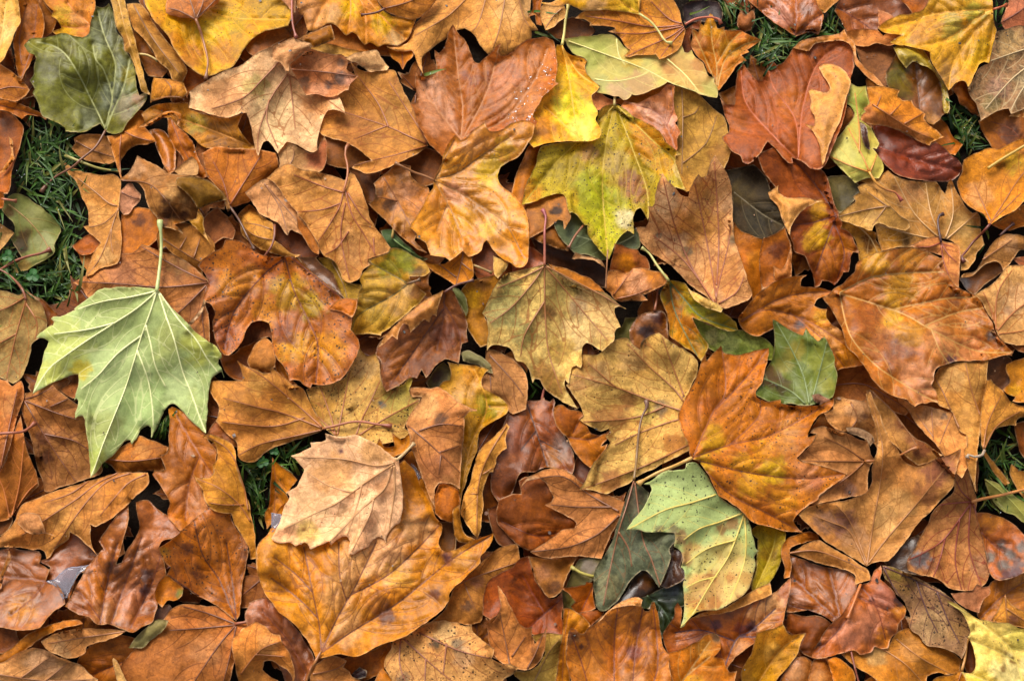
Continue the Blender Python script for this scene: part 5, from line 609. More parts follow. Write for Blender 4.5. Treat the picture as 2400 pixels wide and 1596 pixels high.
L('D4',7.6,'rust leaf with grey lichen like spots at right edge','w','924a20','191 2 200 2 212 5 225 12 235 22 248 30 248 50 235 57 225 62 215 64 207 62 203 55 200 40 196 22',b='214 32 4 4a4440/222 40 4 4c4640/204 42 4 50483c/216 50 5 544c44/232 34 4 504640/220 60 5 3a2024/228 58 5 40282c/205 10 8 ac6828/230 48 4 4a2a24',v='196 20 206 30 216 38',ro=.25,a=2)
L('D4',7.9,'gold amber leaf at bottom beside the purple stained leaf','y','ab7828','-10 112 5 108 14 104 18 112 25 114 35 112 30 122 27 132 20 142 10 152 0 165 -20 170 -25 150 -15 130',b='15 118 7 a8661c/-5 150 9 b07c20/5 130 8 b5843a',v='-10 160 10 130 30 114')
L('D4',6,'shiny brown leaf tip at the bottom edge right','w','9c6036','10 158 18 145 24 135 34 134 41 138 39 150 34 172 10 172',ro=.12,b='26 148 6 ae7c54')
L('D4',6.2,'brown leaf beside the shiny tip at the bottom edge','w','824924','35 162 42 136 54 136 60 150 62 172 34 172',b='46 154 6 a06c40')
L('D4',6.9,'orange leaf curl at the bottom edge below brick leaf','w','ae681c','54 137 62 134 70 139 78 146 80 152 80 170 65 172 58 150',c=4)
L('D4',6.5,'orange scrap at the bottom edge right of the twig','w','ac6828','82 160 92 154 100 152 106 155 114 166 114 172 82 172')
S('D4',7.2,'thin red brown twig at the bottom edge','76 128 80 145 84 160','6c3420',1.2)
L('D4',6.6,'dark rust leaf left of the brick pink leaf foot','w','6a3318','18 92 32 97 45 96 57 102 58 108 47 123 42 136 34 132 27 126 34 113 25 115 17 111',a=2)
L('D4',6.9,'dark brown gap leaf beside the pale yellow leaf','w','622f16','181 115 189 123 192 138 191 149 184 151 179 140')
L('D4',7.1,'orange leaf at bottom left of the pale yellow leaf','t','a76c28','144 164 155 153 170 150 178 146 187 158 192 172 146 172',v='178 148 170 170',p='178 147 181 135 183 118',pc='9a6a30')
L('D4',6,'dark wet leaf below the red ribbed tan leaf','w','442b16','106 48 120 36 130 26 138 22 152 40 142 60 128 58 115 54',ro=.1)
# ------------------------------------------------------------ building one leaf
KIND = dict(t=dict(ro=.52, sp=.35, rt=.55), w=dict(ro=.42, sp=.35, rt=.25), y=dict(ro=.4, sp=.5, rt=.22), g=dict(ro=.45, sp=.15, rt=.04), d=dict(ro=.3, sp=.1, rt=.1))

def side_veins(mains, poly, seed):
    r = random.Random(seed); out = []
    allm = np.concatenate([segs_of(m) for m in mains])
    for mi, m in enumerate(mains):
        d = np.linalg.norm(np.diff(m, axis=0), axis=1); s = np.concatenate([[0], np.cumsum(d)]); T = s[-1]
        if T < 22: continue
        others = np.concatenate([segs_of(q) for k, q in enumerate(mains) if k != mi]) if len(mains) > 1 else np.zeros((0, 4))
        pos = T * .16 + r.random() * 3; sd = r.choice((-1, 1))
        while pos < T * .93:
            i = min(np.searchsorted(s, pos), len(m) - 1); i = max(i, 1)
            p = m[i - 1] + (m[i] - m[i - 1]) * ((pos - s[i - 1]) / max(d[i - 1], 1e-6))
            t = (m[i] - m[i - 1]) / max(d[i - 1], 1e-6)
            for sgn in ((sd,) if pos > T * .12 else (1, -1)):
                ang = math.radians(r.uniform(42, 58)) * sgn; q = p.copy(); line = [q.copy()]; lim = r.uniform(.45, .7) * (T - pos * .55) + 6
                bend = -sgn * math.radians(r.uniform(2, 5)); run = 0
                while run < lim:
                    dv = np.array([t[0] * math.cos(ang) - t[1] * math.sin(ang), t[0] * math.sin(ang) + t[1] * math.cos(ang)])
                    q = q + dv * 3; run += 3; ang += bend
                    if not inside(q[None], poly)[0]: break
                    if out and segdist(q[None], np.concatenate([segs_of(x) for x in out[-14:] if np.abs(x - q).min() < 9] or [np.full((1, 4), 1e5)]))[0] < 2.: break
                    if len(others) and segdist(q[None], others)[0] < 2.2: break
                    line.append(q.copy())
                if len(line) > 2: out.append(np.array(line))
            sd = -sd; pos += r.uniform(6, 9.5)
    return out

def sheet(P, mains, sides, spacing, seed):
    """triangulate outline P with the vein lines as edges"""
    vs = [tuple(p) for p in P]; n = len(P); ed = [(i, (i + 1) % n) for i in range(n)]
    for ln in mains + sides:
        ln = ln[inside(ln, P)]
        if len(ln) < 2: continue
        k = len(vs); vs += [tuple(p) for p in ln]; ed += [(k + i, k + i + 1) for i in range(len(ln) - 1)]
    lo, hi = P.min(0), P.max(0)
    gx, gy = np.meshgrid(np.arange(lo[0], hi[0], spacing), np.arange(lo[1], hi[1], spacing * .87), indexing='ij')
    gx = gx + (np.arange(gx.shape[1]) % 2)[None] * spacing / 2
    g = np.stack([gx.ravel(), gy.ravel()], 1)
    g += np.random.default_rng(seed).uniform(-.22, .22, g.shape) * spacing
    g = g[inside(g, P)]
    if len(g):
        keep = segdist(g, segs_of(np.concatenate([P, P[:1]]))) > spacing * .55
        al = [segs_of(l) for l in mains + sides if len(l) > 1]
        if al: keep &= segdist(g, np.concatenate(al)) > spacing * .5
        vs += [tuple(p) for p in g[keep]]
    r = delaunay_2d_cdt([Vector(v) for v in vs], ed, [list(range(n))], 1, 1e-4)
    V = np.array([[p[0], p[1]] for p in r[0]]); F = [f for f in r[2] if len(f) == 3]
    return V, np.array(F, int)

def tri_edges(F):
    e = np.sort(np.concatenate([F[:, [0, 1]], F[:, [1, 2]], F[:, [2, 0]]]), 1)
    u, c = np.unique(e, axis=0, return_counts=True); return u, u[c == 1]

def settle(V, F, shape, P, stiff, gap, contact):
    """lay a stiff sheet on the pile: returns heights and writes the pile grid"""
    global H
    lo = P.min(0) - 24; hi = P.max(0) + 24
    i0, j0 = gidx(lo[None]); i1, j1 = gidx(hi[None]); i0, j0, i1, j1 = i0[0], j0[0], i1[0] + 1, j1[0] + 1
    sub = H[i0:i1, j0:j1]; D = dil(sub)
    cc = np.stack(np.meshgrid((np.arange(i0, i1) + .5 - MX) * CELL, (np.arange(j0, j1) + .5 - MY) * CELL, indexing='ij'), -1).reshape(-1, 2)
    msk = inside(cc, P).reshape(sub.shape); w = msk + .02
    E = dil(dil(D)); r = 7
    num, den = E * w, w.astype(float)
    for _ in range(3): num, den = box(num, r), box(den, r)
    Sm = num / den; num, den = D * w, w.astype(float)
    for _ in range(2): num, den = box(num, 3), box(den, 3)
    Sf = num / den
    base = stiff * Sm + (1 - stiff) * Sf
    off = (i0, j0)
    hd = bil(D, V, off); t = bil(base, V, off) + shape
    lift = np.percentile(hd + gap - t, 100 - contact); z = np.maximum(t + lift, hd + gap)
    E2, _ = tri_edges(F)
    for _ in range(3):
        s = np.zeros(len(V)); n = np.zeros(len(V))
        np.add.at(s, E2[:, 0], z[E2[:, 1]]); np.add.at(s, E2[:, 1], z[E2[:, 0]]); np.add.at(n, E2.ravel(), 1)
        lap = s / np.maximum(n, 1); bad = z > t + lift + .05
        z = np.where(bad, .5 * z + .5 * lap, z); z = np.maximum(z, hd + gap * .7)
    Ly = np.full(sub.shape, -1e9); gi, gj = gidx(V); np.maximum.at(Ly, (gi - i0, gj - j0), z)
    for _ in range(3):
        h = (Ly < -1e8) & msk; 
        if not h.any(): break
        Ly = np.where(h, dil(Ly), Ly)
    H[i0:i1, j0:j1] = np.maximum(sub, np.where(Ly > -1e8, Ly, 0))
    return z, (i0, j0, i1, j1, msk)

def pigment(V, col, blots, o, seed, kind, strong=1.):
    if len(blots) > 9: strong *= .8
    c = np.repeat(vivid(col, kind)[None] * (1.13 if kind == 't' else .96 if kind == 'w' else 1.03), len(V), 0); ox = seed * 3.17 % 50
    n1 = vnoise(V, 26, ox, 3.) + .5 * vnoise(V, 11, 7., ox)
    warm = np.array([1.14, 1.0, .86]); dark = np.array([.72, .68, .66])
    k = np.clip(n1, -1, 1)[:, None]
    c = c * np.where(k > 0, 1 + k * (warm - 1) * .9, 1 - k * (dark - 1) * .7 * strong)
    for s in blots:
        x, y, r, hx = s.split(); x, y, r = float(x) + o[0], float(y) + o[1], float(r)
        d = np.hypot(V[:, 0] - x, V[:, 1] - y) / (r * 1.15)
        d = d + .38 * vnoise(V, max(3.5, r * .55), x, y) + .2 * vnoise(V, max(2., r * .22), y, x)
        w = np.clip((1.42 - d) / .72, 0, 1); w = (w * w * (3 - 2 * w))[:, None] * .92
        c = c * (1 - w) + vivid(hx, kind) * w
    return np.clip(c, .003, .95)

def add_skirt(co, F, bnd, th):
    """give the sheet an edge thickness"""
    ids = np.unique(bnd); m = -np.ones(len(co), int); m[ids] = len(co) + np.arange(len(ids))
    low = co[ids].copy(); low[:, 2] -= th
    return np.concatenate([co, low]), [tuple(f) for f in F] + [(b, a, m[a], m[b]) for a, b in bnd], ids

def blade(name, P, mains, s, o, col, blots, seed, stiff, gap, contact, spacing, dome, parent, origin, bumps='', crumple=1., label=None):
    k = KIND[s['kind']]
    sides = side_veins(mains, P, seed) if mains else []
    V, F = sheet(P, mains, sides, spacing, seed)
    if len(F) == 0: return None
    ring = segs_of(np.concatenate([P, P[:1]]))
    ed = segdist(V, ring)
    ms = np.concatenate([segs_of(m) for m in mains]) if mains else np.zeros((0, 4))
    ss = np.concatenate([segs_of(m) for m in sides]) if sides else np.zeros((0, 4))
    vm, vd = segdist(V, ms), segdist(V, ss); va = np.minimum(vm, vd)
    ext = min(60., math.sqrt(max(np.ptp(P[:, 0]) * np.ptp(P[:, 1]), 1)) * .5)
    ox = seed * 1.37 % 60
    sh = crumple * (ext / 40) * (4.6 * vnoise(V, 46, ox, 1.) + 1.7 * vnoise(V, 22, 5., ox)) + crumple * .3 * vnoise(V, 10, ox, ox)
    sh += .55 * crumple * np.abs(vnoise(V, 8, 4., ox)) + .3 * vnoise(V, 5, ox, 6.)
    if crumple > 1.4: sh += (crumple - 1) * 1.1 * np.abs(vnoise(V, 13, ox, 9.))
    e = np.clip(ed / (ext * .5), 0, 1); sh += 1.5 * dome * (1 - (1 - e) ** 2)
    # cockled rim: the edge waves up and down
    sh += np.exp(-ed / 7.) * (5.5 * vnoise(V, 36, 3., ox) + 3.2 * vnoise(V, 17, 9., ox) + .8 * vnoise(V, 7, ox, 2.))
    sg = -1. if s['kind'] in 'wyd' else 1.
    if mains:
        sh += sg * .8 * np.exp(-(vm / 1.8) ** 2) + sg * 5. * np.exp(-vm / 11.)
        sh += sg * .35 * np.exp(-(vd / 1.1) ** 2) + 1.5 * np.clip(va / 3.5, 0, 1) * (1 if sg < 0 else .55)
    tl = np.random.default_rng(seed + 9).uniform(-.13, .13, 2); sh += np.clip((V - V.mean(0)) @ tl, -7, 7)
    for b in (bumps.split('/') if bumps else []):
        x, y, r, hz = map(float, b.split()); sh += hz * np.exp(-(((V - o - (x, y)) / r) ** 2).sum(1))
    z, reg = settle(V, F, sh, P, stiff, gap, contact)
    co = to_world(V, z)
    _, bnd0 = tri_edges(F)
    # orient faces up
    fn = np.cross(co[F[:, 1]] - co[F[:, 0]], co[F[:, 2]] - co[F[:, 0]])[:, 2]
    F[fn < 0] = F[fn < 0][:, [0, 2, 1]]
    co2, F2, ids = add_skirt(co, F, bnd0, .5 * UNIT)
    pg = pigment(V, col, blots, o, seed, s['kind'], .4 if s['kind'] == 'g' else 1.)
    rr = s['ro'] if s['ro'] is not None else k['ro']; rr = max(rr, .34) if s['lvl'] < 5.6 else rr; spk = s['sp'] if s['sp'] is not None else k['sp']; rt = s['rt'] if s['rt'] is not None else k['rt']
    vt = lin(s['vc']) if s['vc'] else lin(col) * (np.array([.62, .5, .42]) if s['kind'] in 'tw' else np.array([1.35, 1.25, 1.1]))
    n = len(V); ap = lambda A: np.concatenate([A, A[ids]])
    at = dict(pigment=ap(rgba(pg, n, .45 if s['kind'] == 'g' and s['mt'] == 0 else 1.)), vein_tint=ap(rgba(vt, n)),
              leaf_data=ap(np.stack([np.minimum(vm, 30), np.minimum(vd, 30), np.minimum(ed, 30), np.ones(n)], 1)),
              leaf_traits=ap(np.stack([np.full(n, rr), np.full(n, spk), np.full(n, s['mt']), np.full(n, rt)], 1)))
    ob = mesh_obj(name, co2, F2, LEAF, origin, parent, at)
    return ob, V, z, reg, vt

def surf_z(V, z, q):
    out = np.empty(len(q))
    for i, p in enumerate(q): out[i] = z[np.argmin(((V - p) ** 2).sum(1))]
    return out

def vein_obj(mains, V, z, vt, parent, origin, under):
    A, B, C = [], [], 0
    for m in mains:
        if len(m) < 3: continue
        zz = surf_z(V, z, m); s = np.linspace(0, 1, len(m))
        rad = (.85 if under else .5) * (1 - s * .75)
        P3 = to_world(m, zz + rad * .1)
        a, f, _ = tube(P3, rad * UNIT, 6, .7)
        A.append(a); B += [tuple(i + C for i in q) for q in f]; C += len(a)
    if not A: return
    co = np.concatenate(A)
    mesh_obj('veins', co, B, STEM, origin, parent, dict(pigment=rgba(vt * (1.0 if under else .9), len(co))))

def stalk_mesh(name, path, o, r, col, end, z0, parent, origin, mat=STEM, re=None):
    global H
    q = smooth_line(path + o, 3.); n = len(q); s = np.linspace(0, 1, n)
    r = r * .85; i, j = gidx(q); Dm = dil(dil(H)); hz = Dm[i, j] + r + .3
    for _ in range(6): hz = np.maximum(Dm[i, j] + r + .2, np.convolve(np.pad(hz, 2, mode='edge'), np.ones(5) / 5, 'valid'))
    if z0 is not None:
        w = np.clip(1 - s * 4, 0, 1); hz = hz * (1 - w) + np.maximum(z0 + r * .3, hz - 2) * w
    hz += 1.2 * np.sin(s * math.pi)
    fl = (re or r * 1.75)
    rad = r * (1 - .25 * s); rad = np.maximum(rad, np.where(s > .84, r * .75 + (fl - r * .75) * np.clip((s - .84) / .12, 0, 1) ** 1.5, 0))
    rad *= 1 + .07 * vnoise(q, 4.)
    co, F, ri = tube(to_world(q, hz), rad * UNIT, 8)
    c = lin(col)[None] * (1 - s[:, None]) + lin(end)[None] * s[:, None]
    c = np.where((s > .82)[:, None], lin(end)[None] * .85, c)
    ob = mesh_obj(name, co, F, mat, origin, parent, dict(pigment=rgba(c[ri], len(co))))
    np.maximum.at(H, (i, j), hz + r * .5)
    return ob, i, j

LABELS = []
def grow(s, idx):
    """one specification -> one top-level object with its parts"""
    o = s['o']; seed = idx * 13 + 5
    if s['t'] == 'stalk':
        q = pts(s['p']); mid = to_world((q + o).mean(0)[None], [float(H[gidx((q + o).mean(0)[None])][0])])[0]
        ob, i, j = stalk_mesh('leaf_stalk', q, o, s['pr'], s['pc'], s['pc'], None, None, mid, re=s['pe'])
        tag(ob, s['label'], 'leaf stalk', 'loose leaf stalks and twigs'); TOP[i, j] = idx; return ob
    P = smooth_outline(pts(s['out']) + o, 2.0)
    ctr = P.mean(0); zc = float(H[gidx(ctr[None])][0]); org = to_world(ctr[None], [zc])[0]
    if s['t'] == 'water':
        V, F = sheet(P, [], [], 2.2, seed); ed = segdist(V, segs_of(np.concatenate([P, P[:1]])))
        hz = bil(H, V); lvl = np.percentile(hz, 80) + .5
        z = np.maximum(lvl, hz + .25) - .6 * np.exp(-ed / 1.5)
        for _ in range(2): z = np.maximum(z, hz + .2)
        co = to_world(V, z); fn = np.cross(co[F[:, 1]] - co[F[:, 0]], co[F[:, 2]] - co[F[:, 0]])[:, 2]; F[fn < 0] = F[fn < 0][:, [0, 2, 1]]
        lowz = np.maximum(z - 1.2, 0); n = len(V); co = np.concatenate([co, to_world(V, lowz)])
        _, bnd = tri_edges(F)
        faces = [tuple(f) for f in F] + [tuple(f[::-1] + n) for f in F] + [(b, a, a + n, b + n) for a, b in bnd]
        ob = mesh_obj('puddle', co, faces, WATER, org)
        tag(ob, s['label'], 'puddle', 'rain puddles held by leaves'); 
        gi = gidx(V); np.maximum.at(H, gi, z); return ob
    root = bpy.data.objects.new('plane_leaf', None); COL.objects.link(root); root.location = org; root.empty_display_size = .02
    tag(root, s['label'], 'leaf', GROUP)
    mains = [smooth_line(pts(x) + o, 3.) for x in s['v'].split('/')] if s['v'] else []
    mains = [m[inside(m, P)] for m in mains]; mains = [m for m in mains if len(m) > 2]
    blots = s['b'].split('/') if s['b'] else []
    deep = s['lvl'] < 5.6
    dome = s['c'] if s['c'] is not None else (-2.5 if deep else random.Random(seed).uniform(-2.5, 3.5))
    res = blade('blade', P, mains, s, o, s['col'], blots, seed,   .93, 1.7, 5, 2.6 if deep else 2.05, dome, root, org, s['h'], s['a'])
    if res is None: return root
    ob, V, z, reg, vt = res
    i0, j0, i1, j1, msk = reg; TOP[i0:i1, j0:j1][msk] = idx
    if mains: vein_obj(mains, V, z, vt, root, org, s['kind'] in 'tg')
    for nm, hx, ol in s['f']:
        P2 = smooth_outline(pts(ol) + o, 2.)
        r2 = blade(nm, P2, [], s, o, hx, [], seed + 3, .6, 1.6, 16, 2.05, 4.5, root, org, '', .7)
        if r2: r2[0]['label'] = 'paler underside turned over'
    if s['p']:
        q = pts(s['p']); z0 = float(surf_z(V, z, (q[:1] + o))[0])
        st, i, j = stalk_mesh('petiole', q, o, s['pr'], s['pc'] or '7a4a2c', s['pe'] or s['pc'] or '6a3c24', z0, root, org); TOP[i, j] = idx
    return root
# ------------------------------------------------------------ ground
gm = bpy.data.meshes.new('ground'); gs = 60.
gm.from_pydata([(-gs, -gs, 0), (gs, -gs, 0), (gs, gs, 0), (-gs, gs, 0)], [], [(0, 1, 2, 3)])
gm.materials.append(soil_material()); go = bpy.data.objects.new('ground', gm); COL.objects.link(go)
go.location.z = -.002
tag(go, 'dark damp soil of the lawn under the leaves', None, None, 'structure')

# ------------------------------------------------------------ grass showing in the gaps (centre u, v, half sizes, blades)
GAPS = [(45, 205, 46, 55, 520), (62, 128, 40, 30, 260), (18, 262, 40, 40, 240), (690, 24, 55, 30, 320), (655, 35, 18, 22, 80), (715, 46, 18, 24, 130), (762, 18, 14, 14, 90),
        (892, 118, 26, 34, 330), (915, 20, 10, 14, 60), (895, 222, 22, 30, 120), (505, 30, 24, 22, 130), (500, 70, 18, 12, 60), (455, 424, 1, 1, 1), (262, 422, 30, 20, 210),
        (226, 440, 22, 26, 120), (490, 352, 10, 12, 24), (910, 418, 26, 40, 240), (905, 445, 22, 18, 120), (240, 478, 12, 14, 60), (345, 420, 1, 1, 1), (520, 590, 4, 6, 12), (147, 398, 10, 12, 50),
        (340, 440, 8, 8, 20), (100, 436, 10, 14, 40), (283, 590, 6, 10, 14), (225, 580, 1, 1, 1), (620, 565, 6, 6, 8), (388, 80, 8, 12, 14), (840, 300, 6, 6, 8)]
# ------------------------------------------------------------ buried leaves filling the depth of the pile
def template(cu, cv, R, rot, r):
    out = []
    lobes = [(-125, .5), (-62, .82), (0, 1.), (62, .82), (125, .5)]
    for k, (a, l) in enumerate(lobes):
        l *= r.uniform(.9, 1.1)
        for da, f in ((-17, .72), (-13, .80), (-8, .78), (0, 1.), (8, .78), (13, .8), (17, .72)):
            out.append((a + da, l * f * r.uniform(.96, 1.04)))
        if k < 4: out.append((a + 31, .53 * r.uniform(.9, 1.15)))
    out.append((180, .1))
    P = np.array([(cu + R * l * math.cos(math.radians(a) + rot), cv + R * l * math.sin(math.radians(a) + rot)) for a, l in out])
    V = [np.array([[cu - .1 * R * math.cos(rot), cv - .1 * R * math.sin(rot)], [cu + R * .9 * l * math.cos(math.radians(a) + rot), cv + R * .9 * l * math.sin(math.radians(a) + rot)]]) for a, l in lobes]
    return P, V
fr = random.Random(21); fillers = []
for iy in range(9):
    for ix in range(13):
        u, v = ix * 76 + fr.uniform(-26, 26), iy * 76 + fr.uniform(-26, 26)
        R = fr.uniform(48, 66)
        bad = any(abs(u - a) < b + R * .4 and abs(v - c) < d + R * .4 for a, c, b, d, n in GAPS if n > 40)
        if bad: continue
        P, V = template(u, v, R, fr.random() * 6.28, fr)
        f = lambda A: ' '.join('%.1f' % x for x in A.ravel())
        fillers.append(dict(t='leaf', o=np.zeros(2), lvl=2 + fr.random(), label='', kind=fr.choice('ttw'), col=fr.choice(['6b3a1c', '7a4622', '5c3018', '86532a', '70401e']), out=f(P),
                            v='/'.join(f(x) for x in V), p='', b='', h='', f=(), c=fr.uniform(-3, 4), a=1.2, vc=None, pc=None, pe=None, pr=1.5, ro=None, sp=None, mt=0., rt=None, filler=True))
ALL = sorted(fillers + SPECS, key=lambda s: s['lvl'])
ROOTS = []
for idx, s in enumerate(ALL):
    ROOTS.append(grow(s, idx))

# buried leaves: drop those nothing shows of, name the others by what lies on them
fx0, fx1, fy0, fy1 = MX, MX + 470, MY, MY + 312
vis = np.bincount(TOP[fx0:fx1, fy0:fy1][TOP[fx0:fx1, fy0:fy1] >= 0].ravel(), minlength=len(ALL)) if True else None
used = set(s['label'] for s in SPECS)
for idx, s in enumerate(ALL):
    if not s.get('filler'): continue
    r = ROOTS[idx]
    if vis[idx] < 12:
        for c in list(r.children): bpy.data.objects.remove(c)
        bpy.data.objects.remove(r); continue
    m = TOP == idx; ii, jj = np.where(m); near = {}
    for di, dj in ((-3, 0), (3, 0), (0, -3), (0, 3)):
        for k in TOP[np.clip(ii + di, 0, GX - 1), np.clip(jj + dj, 0, GY - 1)]:
            if k >= 0 and k != idx and ALL[k]['t'] == 'leaf' and not ALL[k].get('filler'): near[k] = near.get(k, 0) + 1
    lab = None
    for k in sorted(near, key=near.get, reverse=True):
        cand = ' '.join(('buried brown leaf glimpsed under the ' + ALL[k]['label']).split()[:16])
        if cand not in used: lab = cand; break
    lab = lab or 'buried brown leaf showing only a sliver in a gap of the grass'
    used.add(lab); r['label'] = lab

# ------------------------------------------------------------ grass blades, pressed down by the leaves round them
gv, gf, gc = [], [], []; dew = []
for (cu, cv, rx, ry, nb) in GAPS:
    for _ in range(int(nb * 1.8)):
        a, q = rnd.random() * 6.283, math.sqrt(rnd.random()); u, v = cu + math.cos(a) * q * rx * 1.35, cv + math.sin(a) * q * ry * 1.35
        if not (-30 < u < 970 and -30 < v < 655): continue
        tk = TOP[gidx(np.array([[u, v]]))][0]
        if tk >= 0 and not (ALL[tk].get('filler') and rnd.random() < .5): continue
        z0 = max(float(H[gidx(np.array([[u, v]]))][0]) - 3, 0.) if tk >= 0 else 0.
        ln = min(rnd.uniform(14, 30) * rnd.choice((1, 1, 1.5)), 46); az = rnd.gauss(-.6, 1.3); lean = rnd.uniform(.7, 2.0); w = rnd.uniform(.5, 1.5)
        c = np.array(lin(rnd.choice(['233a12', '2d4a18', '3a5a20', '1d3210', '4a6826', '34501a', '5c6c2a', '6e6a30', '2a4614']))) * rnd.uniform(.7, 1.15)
        P, K, pz, hgt, az2 = [], 7, np.array([u, v]), z0, az
        for k in range(K + 1):
            P.append((pz[0], pz[1], hgt, az2)); t = k / K; th = min(.2 + lean * (t ** .8) * 1.1, 1.75)
            d = np.array([math.cos(az2), math.sin(az2)]); pz = pz + d * math.sin(th) * ln / K; hgt = max(hgt + math.cos(th) * ln / K * .8, .8); az2 += rnd.gauss(0, .07)
        te = TOP[gidx(np.array([[P[-1][0], P[-1][1]]]))][0]
        if te >= 0 and not ALL[te].get('filler') and rnd.random() < .86: continue
        b0 = len(gv)
        for k, (x, y, z, az2) in enumerate(P):
            t = k / K; ww = w * (1 - t ** 2.4) * (.75 + .5 * min(t * 3, 1)) + .05; nx, ny = -math.sin(az2), math.cos(az2)
            for sg in (-1, 0, 1):
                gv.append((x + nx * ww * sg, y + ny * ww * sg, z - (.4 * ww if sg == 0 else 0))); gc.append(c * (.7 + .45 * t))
            if k > 2 and rnd.random() < .03: dew.append((x, y, z + .5, rnd.uniform(.3, .7)))
        for k in range(K):
            for sg in (0, 1):
                i = b0 + k * 3 + sg; gf.append((i, i + 1, i + 4, i + 3))
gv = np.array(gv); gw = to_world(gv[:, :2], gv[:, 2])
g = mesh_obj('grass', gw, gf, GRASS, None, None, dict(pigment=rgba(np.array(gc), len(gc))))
tag(g, 'short dark green lawn grass showing between the leaves', 'grass', None, 'stuff')

# ------------------------------------------------------------ crumbs of leaf and soil scattered on top
cv_, cf_, cc_ = [], [], []
for _ in range(520):
    u, v = rnd.uniform(-20, 960), rnd.uniform(-20, 645); q = np.array([[u, v]])
    if TOP[gidx(q)][0] < 0: continue
    z = float(dil(H[gidx(q)[0][0] - 1:gidx(q)[0][0] + 2, gidx(q)[1][0] - 1:gidx(q)[1][0] + 2]).max()) + .25; r = .25 + rnd.expovariate(2.6); b0 = len(cv_); n = rnd.randint(4, 6)
    c = lin(rnd.choice(['1c0f08', '2a160b', '3c2212', '5a361c', '120b07', '8a6440'])); st = rnd.uniform(.4, 1.); ro = rnd.random() * 6.28
    for lay in (0, 1):
        for k in range(n):
            a = k / n * 6.283; x, y = r * math.cos(a) * rnd.uniform(.7, 1.2), r * st * math.sin(a) * rnd.uniform(.7, 1.2)
            cv_.append((u + x * math.cos(ro) - y * math.sin(ro), v + x * math.sin(ro) + y * math.cos(ro), z + lay * rnd.uniform(.25, .6))); cc_.append(c)
    cf_ += [tuple(b0 + n + k for k in range(n))[::-1]] + [(b0 + k, b0 + n + k, b0 + n + (k + 1) % n, b0 + (k + 1) % n) for k in range(n)]
cv_ = np.array(cv_); cr = mesh_obj('leaf_crumbs', to_world(cv_[:, :2], cv_[:, 2]), cf_, STEM, None, None, dict(pigment=rgba(np.array(cc_), len(cc_))), smooth=False)
tag(cr, 'crumbs of leaf and specks of soil scattered over the leaves', 'debris', None, 'stuff')

# ------------------------------------------------------------ drops of rain and dew
def drops(name, items, label):
    import itertools
    V, F = [], []; nseg, nr = 7, 3
    for u, v, z, r in items:
        c = to_world([[u, v]], [z])[0]; b = len(V); R = r * UNIT
        V.append(c + np.array([0, 0, R * .75]))
        for k in range(1, nr + 1):
            ph = k / nr * math.pi * .55
            for q in range(nseg):
                a = q * 6.2832 / nseg; V.append(c + np.array([R * math.sin(ph) * math.cos(a), R * math.sin(ph) * math.sin(a), R * .75 * math.cos(ph)]))
        for q in range(nseg): F.append((b, b + 1 + q, b + 1 + (q + 1) % nseg))
        for k in range(nr - 1):
            for q in range(nseg):
                x, y = b + 1 + k * nseg, b + 1 + (k + 1) * nseg; F.append((x + q, y + q, y + (q + 1) % nseg, x + (q + 1) % nseg))
        F.append(tuple(b + 1 + (nr - 1) * nseg + q for q in range(nseg))[::-1])
    o = mesh_obj(name, np.array(V), F, DROP); tag(o, label, 'water drops', None, 'stuff')
rd = []
for _ in range(260):
    t = rnd.random(); u = 470 + 36 - t * 34 + rnd.gauss(0, 9); v = 66 + t * 62 + rnd.gauss(0, 10)
    r = min(1.5, .3 + rnd.expovariate(2.6)); q = np.array([[u, v]])
    i, j = gidx(q); k = TOP[i, j][0]
    if k >= 0 and 'rust brown leaf with tall' in ALL[k]['label'] or k >= 0 and 'golden gold' in ALL[k]['label']: rd.append((u, v, float(bil(H, q)[0]) - .3, r))
if rd: drops('rain_drops', rd, 'beads of rain on the wet rust brown leaf')
drops('dew_drops', dew, 'tiny dew drops on the grass blades')

# ------------------------------------------------------------ clover in the grass
def clover(u, v, r, label):
    org = to_world([[u, v]], [0])[0]; root = bpy.data.objects.new('clover_plant', None); COL.objects.link(root); root.location = org; root.empty_display_size = .01
    tag(root, label, 'clover', 'clover plants in the grass')
    top = 17.
    a, f, _ = tube(to_world(np.array([[u + 1.5 * math.sin(t * 2), v + 2 * t] for t in np.linspace(1, 0, 6)]), np.linspace(0, top, 6)), np.full(6, .35 * UNIT), 5)
    mesh_obj('stem', a, f, GRASS, org, root, dict(pigment=rgba(lin('35602a'), len(a))))
    for k in range(3):
        an = k * 2.094 + u; cx, cy = u + math.cos(an) * r * .95, v + math.sin(an) * r * .95
        V, Z = [(u, v)], [top]
        for q in range(15):
            b = an + math.pi + .2 + q / 14 * (2 * math.pi - .4); rr = r * (1 - .22 * math.exp(-((q - 7) / 1.6) ** 2))
            V.append((cx + rr * math.cos(b), cy + rr * math.sin(b))); Z.append(top + 1.6 * abs(math.sin(b - an)) + .6)
        V.append((cx, cy)); Z.append(top + .3); n = len(V) - 1
        F = [(n, i, i + 1) for i in range(n - 1)] + [(n, n - 1, 0)]
        co = to_world(V, Z); mesh_obj('leaflet', co, F, GRASS, org, root, dict(pigment=rgba(lin('2f5a28'), len(co))))
clover(30, 253, 3.6, 'three leaved clover left of the pale green leaf, under the dew')
clover(7, 235, 3.2, 'clover at the left edge beside the rotting green leaf')
clover(241, 424, 3.4, 'clover in the gap left of the light tan leaf')
clover(252, 414, 2.6, 'smaller clover at the upper rim of the same grassy gap')

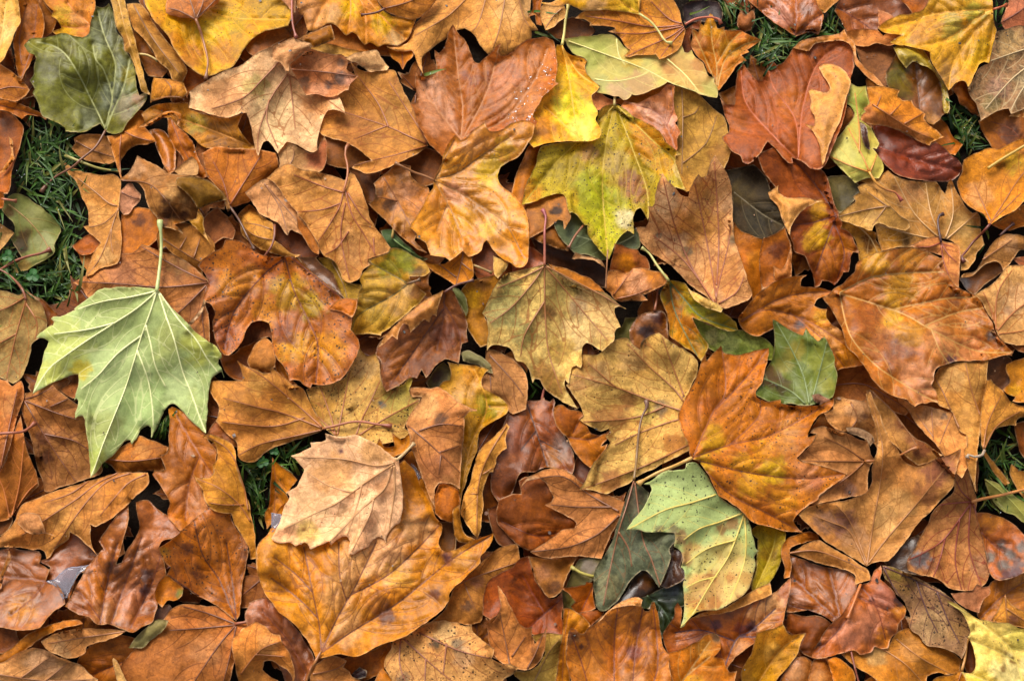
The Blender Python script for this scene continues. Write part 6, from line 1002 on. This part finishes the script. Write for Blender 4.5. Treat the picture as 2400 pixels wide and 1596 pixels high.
# ------------------------------------------------------------ litter beyond the frame, uncountable leaves of the same lawn
lv, lf, la = [], [], {k: [] for k in ('pigment', 'vein_tint', 'leaf_data', 'leaf_traits')}; base = 0
lr = random.Random(5); shapes = []
for k in range(14):
    P, V = template(0., 0., 60., 0., lr); P = smooth_outline(P, 6.)
    Vv, F = sheet(P, [smooth_line(x, 6.) for x in V], [], 8., k)
    shapes.append((Vv, F, np.minimum(segdist(Vv, np.concatenate([segs_of(x) for x in V])), 30), np.minimum(segdist(Vv, segs_of(np.concatenate([P, P[:1]]))), 30)))
for k in range(1250):
    u, v = lr.uniform(-430, 1370), lr.uniform(-400, 1030); S_ = lr.uniform(1., 1.5); R = 60 * S_
    out_by = max(-u, u - 941, -v, v - 626)
    if out_by < R * .62: continue
    Vv, F, vm, ed = shapes[lr.randrange(14)]; a = lr.random() * 6.283; ca, sa = math.cos(a), math.sin(a)
    q = Vv @ np.array([[ca, sa], [-sa, ca]]) * S_
    top = 12 if out_by < R * 1.1 else 34
    z = 4 + lr.random() * top + 6 * vnoise(q, 40, k, 1.) + 3 * vnoise(q, 17, 2., k) + q @ np.array([lr.uniform(-.12, .12), lr.uniform(-.12, .12)]) + lr.uniform(-.05, .1) * vm
    co = to_world(q + (u, v), np.maximum(z, 1.)); n = len(q); c = lin(lr.choice(['a8692f', 'b47a3c', '94521f', '8a4a22', 'b88a52', 'b5862c', '7c4420', 'a8622a', 'a9824c']))
    F2 = F.copy(); fn = np.cross(co[F2[:, 1]] - co[F2[:, 0]], co[F2[:, 2]] - co[F2[:, 0]])[:, 2]; F2[fn < 0] = F2[fn < 0][:, [0, 2, 1]]
    lv.append(co); lf += (F2 + base).tolist(); base += n
    la['pigment'].append(rgba(c * (1 + .25 * vnoise(q, 20, k, 3.))[:, None], n)); la['vein_tint'].append(rgba(c * .5, n))
    la['leaf_data'].append(np.stack([vm, np.full(n, 30.), ed, np.ones(n)], 1)); la['leaf_traits'].append(np.repeat([[.5, .3, 0, .4]], n, 0))
lo = mesh_obj('leaf_litter', np.concatenate(lv), lf, LEAF, None, None, {k: np.concatenate(x) for k, x in la.items()})
tag(lo, 'carpet of fallen leaves spreading on over the lawn beyond the picture', 'leaf litter', None, 'stuff')
